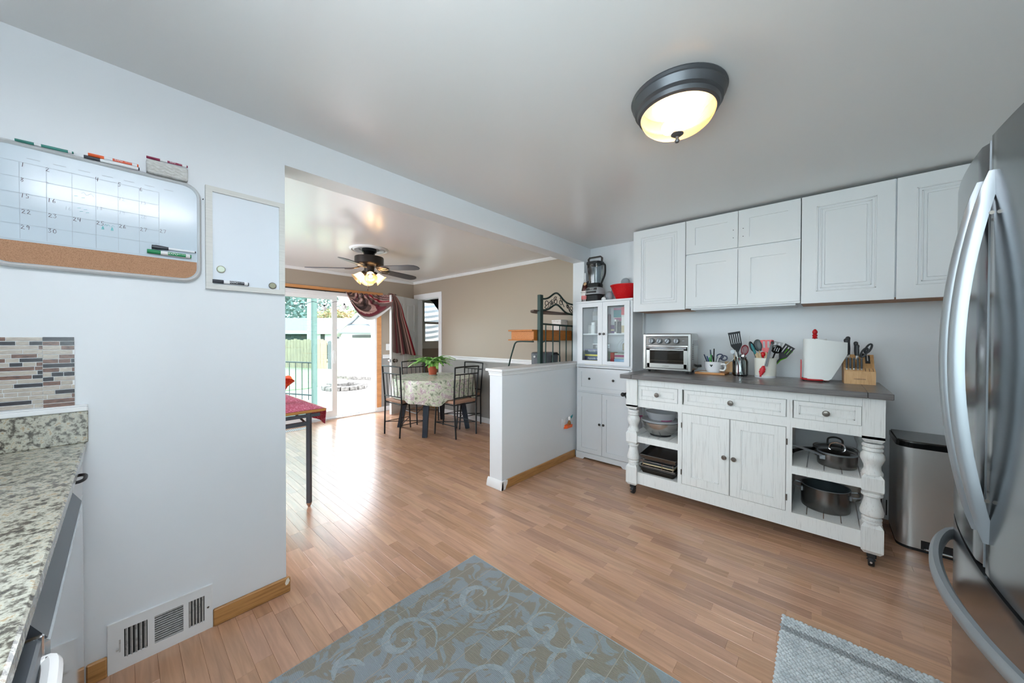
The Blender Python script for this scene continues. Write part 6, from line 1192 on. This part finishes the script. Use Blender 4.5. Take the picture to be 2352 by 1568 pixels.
sw = thing('light_switch', 'white light switch plate beside the open panelled door', 'switch', (XS, 3.36, 1.2)); obj('plate', B().box(XS, XS+.008, 3.26, 3.36, 1.12, 1.24, .002), 'white_plastic', sw); obj('toggle', B().box(XS+.008, XS+.018, 3.3, 3.32, 1.17, 1.195, .002), 'white_gloss', sw)
# curtain pole and scarf
pole = thing('curtain_rod', 'thin dark curtain rod across the top of the sliding door', 'curtain rod', (XS+.05, 2.2, 2.108)); obj('rod', B().rod((XS+.045, 1.1, 2.108), (XS+.045, 3.12, 2.108), .009), 'bronze', pole)
for y in (1.3, 2.2, 3.1): obj('bracket', B().box(XS+.015, XS+.05, y-.006, y+.006, 2.1, 2.116), 'bronze', pole, 0)
FT = LM @ V((.05, 0, 2.112)); bands = [1, 1, 2, 1, 0, 1, 4, 2, 1, 1, 2, 0, 1, 2, 1, 4, 1, 2, 0, 1, 1, 2, 3, 3, 2, 1]
cm = ['stripe_maroon', 'stripe_brown', 'stripe_tan', 'stripe_red', 'stripe_dark', 'lining']
sf = thing('scarf_curtain', 'striped maroon and brown scarf curtain slung over the open door', 'curtain', (-5.8, 3.0, 2.1))
def swag(s_, t_):
    up_ = V((XS+.062, 2.48+.62*min(1, s_/.72), 2.12)) if s_ < .72 else V((XS+.062, 3.1, 2.12)).lerp(FT, (s_-.72)/.28)
    lo0 = V((XS+.075, 2.5, 2.1)); lo1 = FT+V((.02, -.05, -.23)); lo = lo0.lerp(lo1, s_)+V((.05, 0, -.40*math.sin(pi*min(1, s_**.85))*(1-.25*s_)))
    p = up_.lerp(lo, t_); f = .022*math.sin(t_*26+s_*3)*math.sin(pi*min(1, s_+.06))*min(1, t_*3)+.016*math.sin(s_*60)*(1-t_)**2*(1 if s_ < .75 else 0); return p+V((f+.02*math.sin(pi*t_), 0, .3*f))
def swm(s_, t_):
    if t_ > .86 and .12 < s_ < .97: return 5
    return bands[int((t_*22+(1-t_)**2*s_*46)) % len(bands)]
obj('swag', B().grid(swag, 72, 60, swm).thick(.0015), cm, sf, 60)
def over(s_, t_):   # from the front of the leaf's top edge, over it
    a = -.035+.16*t_; return LM @ V((a, -.03+.06*s_, 2.1045+.02*math.sin(pi*s_)+.004*math.sin(t_*20)))
obj('fold_over_top', B().grid(over, 8, 26, lambda s, t: bands[int(t*16) % 26]).thick(.0015), cm, sf, 60)
def tail(s_, t_):   # t across, s down
    k = s_**.8; x0, x1 = .0+.005*k, .1+.6*k; zz = 2.118-(1.02+.06*(t_ > .3)+.02*math.sin(t_*9))*s_ - .02*(1-s_)
    return LM @ V((x0+(x1-x0)*t_+.02*k*math.sin(t_*9), .027+.018*k+.02*k*math.sin(t_*30)+.02*math.sin(pi*min(1, s_*3))*(s_ < .33), zz))
obj('tail', B().grid(tail, 40, 78, lambda s, t: bands[int(t*25.9)]).thick(.0015), cm, sf, 60)
# baker's rack behind the half wall
bx_, ya, yb = -2.335, 3.055, 3.79
rk = thing('bakers_rack', 'green metal bakers rack with scrolled top behind the half wall', 'rack', (bx_-.2, 3.4, 0))
for y in (ya, yb): obj('post', B().box(bx_-.022, bx_+.022, y-.02+.02, y+.02+.035 if False else y+.055, 0, 1.832, .004), 'green_metal', rk)
y0, y1 = ya+.055, yb
def A(t, z0, h): y = y0+(y1-y0)*t; return (bx_, y, z0+h*math.exp(-((t-.43)/.21)**2))
for z0, h in ((1.79, .1), (1.665, .09)): obj('arched_rail', B().tube([A(i/24, z0-.02*i/24, h) for i in range(25)], .011, 8), 'green_metal', rk)
def scroll(cy, cz, r, a0, fl_, ex):
    pts = []
    for i in range(26): t = i/25; rr = r*(1-.8*t); a = a0+fl_*t*8.2; pts.append((bx_, cy+rr*math.cos(a), cz+rr*math.sin(a)))
    return B().tube([ex]+pts, .0042, 6)
W_ = y1-y0
for t, z, r, a0, f_, e in ((.13, 1.74, .055, 4.0, 1, (.3, 1.8)), (.26, 1.765, .03, .5, -1, (.2, 1.69)), (.4, 1.79, .05, 1.2, 1, (.3, 1.74)), (.55, 1.785, .05, 1.9, -1, (.66, 1.73)), (.78, 1.745, .03, 2.6, 1, (.85, 1.68)), (.9, 1.715, .05, 5.4, -1, (.7, 1.79))): obj('scroll', scroll(y0+W_*t, z, r, a0, f_, (bx_, y0+W_*e[0], e[1])), 'black_metal', rk)
obj('lower_rail', B().tube([(bx_, y0, 1.512), (bx_, y1, 1.502)], .011, 8), 'green_metal', rk)
for k in range(5): y = y0+.075+.14*k; obj('baluster', B().rod((bx_, y, .3), (bx_, y, 1.508), .0075), 'green_metal', rk)
def oval(n=28): return [(bx_-.2+.21*math.cos(a)*abs(math.cos(a))**-.25 if abs(math.cos(a)) > 1e-3 else bx_-.2, (ya+yb)/2+.02+.46*math.sin(a)) for a in [2*pi*i/n for i in range(n)]]
obj('top_shelf', B().prism([(bx_-.01, ya+.02)]+[(bx_-.02-.24*math.sin(pi*i/16)**.6, ya-.06+(yb-ya+.12)*i/16) for i in range(17)]+[(bx_-.01, yb+.0)], 'z', 1.648, 1.664), 'shelf_brown', rk)
obj('wooden_drawer_unit', B().box(bx_-.36, bx_-.03, ya-.05, yb, 1.338, 1.43, .002), 'honey_wood', rk, 0); obj('wooden_shelf', B().box(bx_-.38, bx_-.025, ya-.085, yb, 1.43, 1.447, .003).box(bx_-.38, bx_-.025, ya-.085, yb, 1.325, 1.338, .003), 'honey_wood', rk)
for y in (ya-.04, yb-.26): obj('bent_leg', B().tube(spline([(bx_-.04, y, 1.315), (bx_-.24, y, 1.315), (bx_-.3, y, 1.3), (bx_-.33, y, 1.25), (bx_-.4, y, 1.05), (bx_-.42, y, .9), (bx_-.42, y, 0)], 5), .009, 8), 'green_metal', rk)
obj('lower_shelf', B().box(bx_-.42, bx_-.02, ya, yb, .95, .965), 'honey_wood', rk, 0)
gt = thing('grey_tub', 'dark grey lidded tub on the low shelf of the bakers rack', 'tub', (bx_-.2, 3.42, .965)); gc = (bx_-.2, 3.44, .9655)
obj('body', B().lathe([(0, 0), (.13, 0), (.155, .01), (.16, .2), (.15, .215), (0, .22)], gc, 30, sx=.95, sy=1.15), 'grey_tub', gt); obj('carry_handle', B().tube(spline([(gc[0]+.155, gc[1]-.1, gc[2]+.1), (gc[0]+.16, gc[1]-.08, gc[2]+.18), (gc[0]+.16, gc[1], gc[2]+.205), (gc[0]+.16, gc[1]+.08, gc[2]+.18), (gc[0]+.155, gc[1]+.1, gc[2]+.1)], 5), .008), 'dark', gt); obj('knob', B().ball((gc[0]+.0, gc[1]-.2, gc[2]+.17), .014), 'white_gloss', gt)
tn = thing('floral_tin', 'white tin with pink flowers on the wooden rack shelf', 'tin', (bx_-.16, 3.66, 1.447)); obj('body', B().box(bx_-.24, bx_-.1, 3.64, 3.79, 1.4475, 1.56, .006), 'floral', tn); obj('lid', B().box(bx_-.243, bx_-.097, 3.637, 3.793, 1.56, 1.585, .005), 'floral', tn)
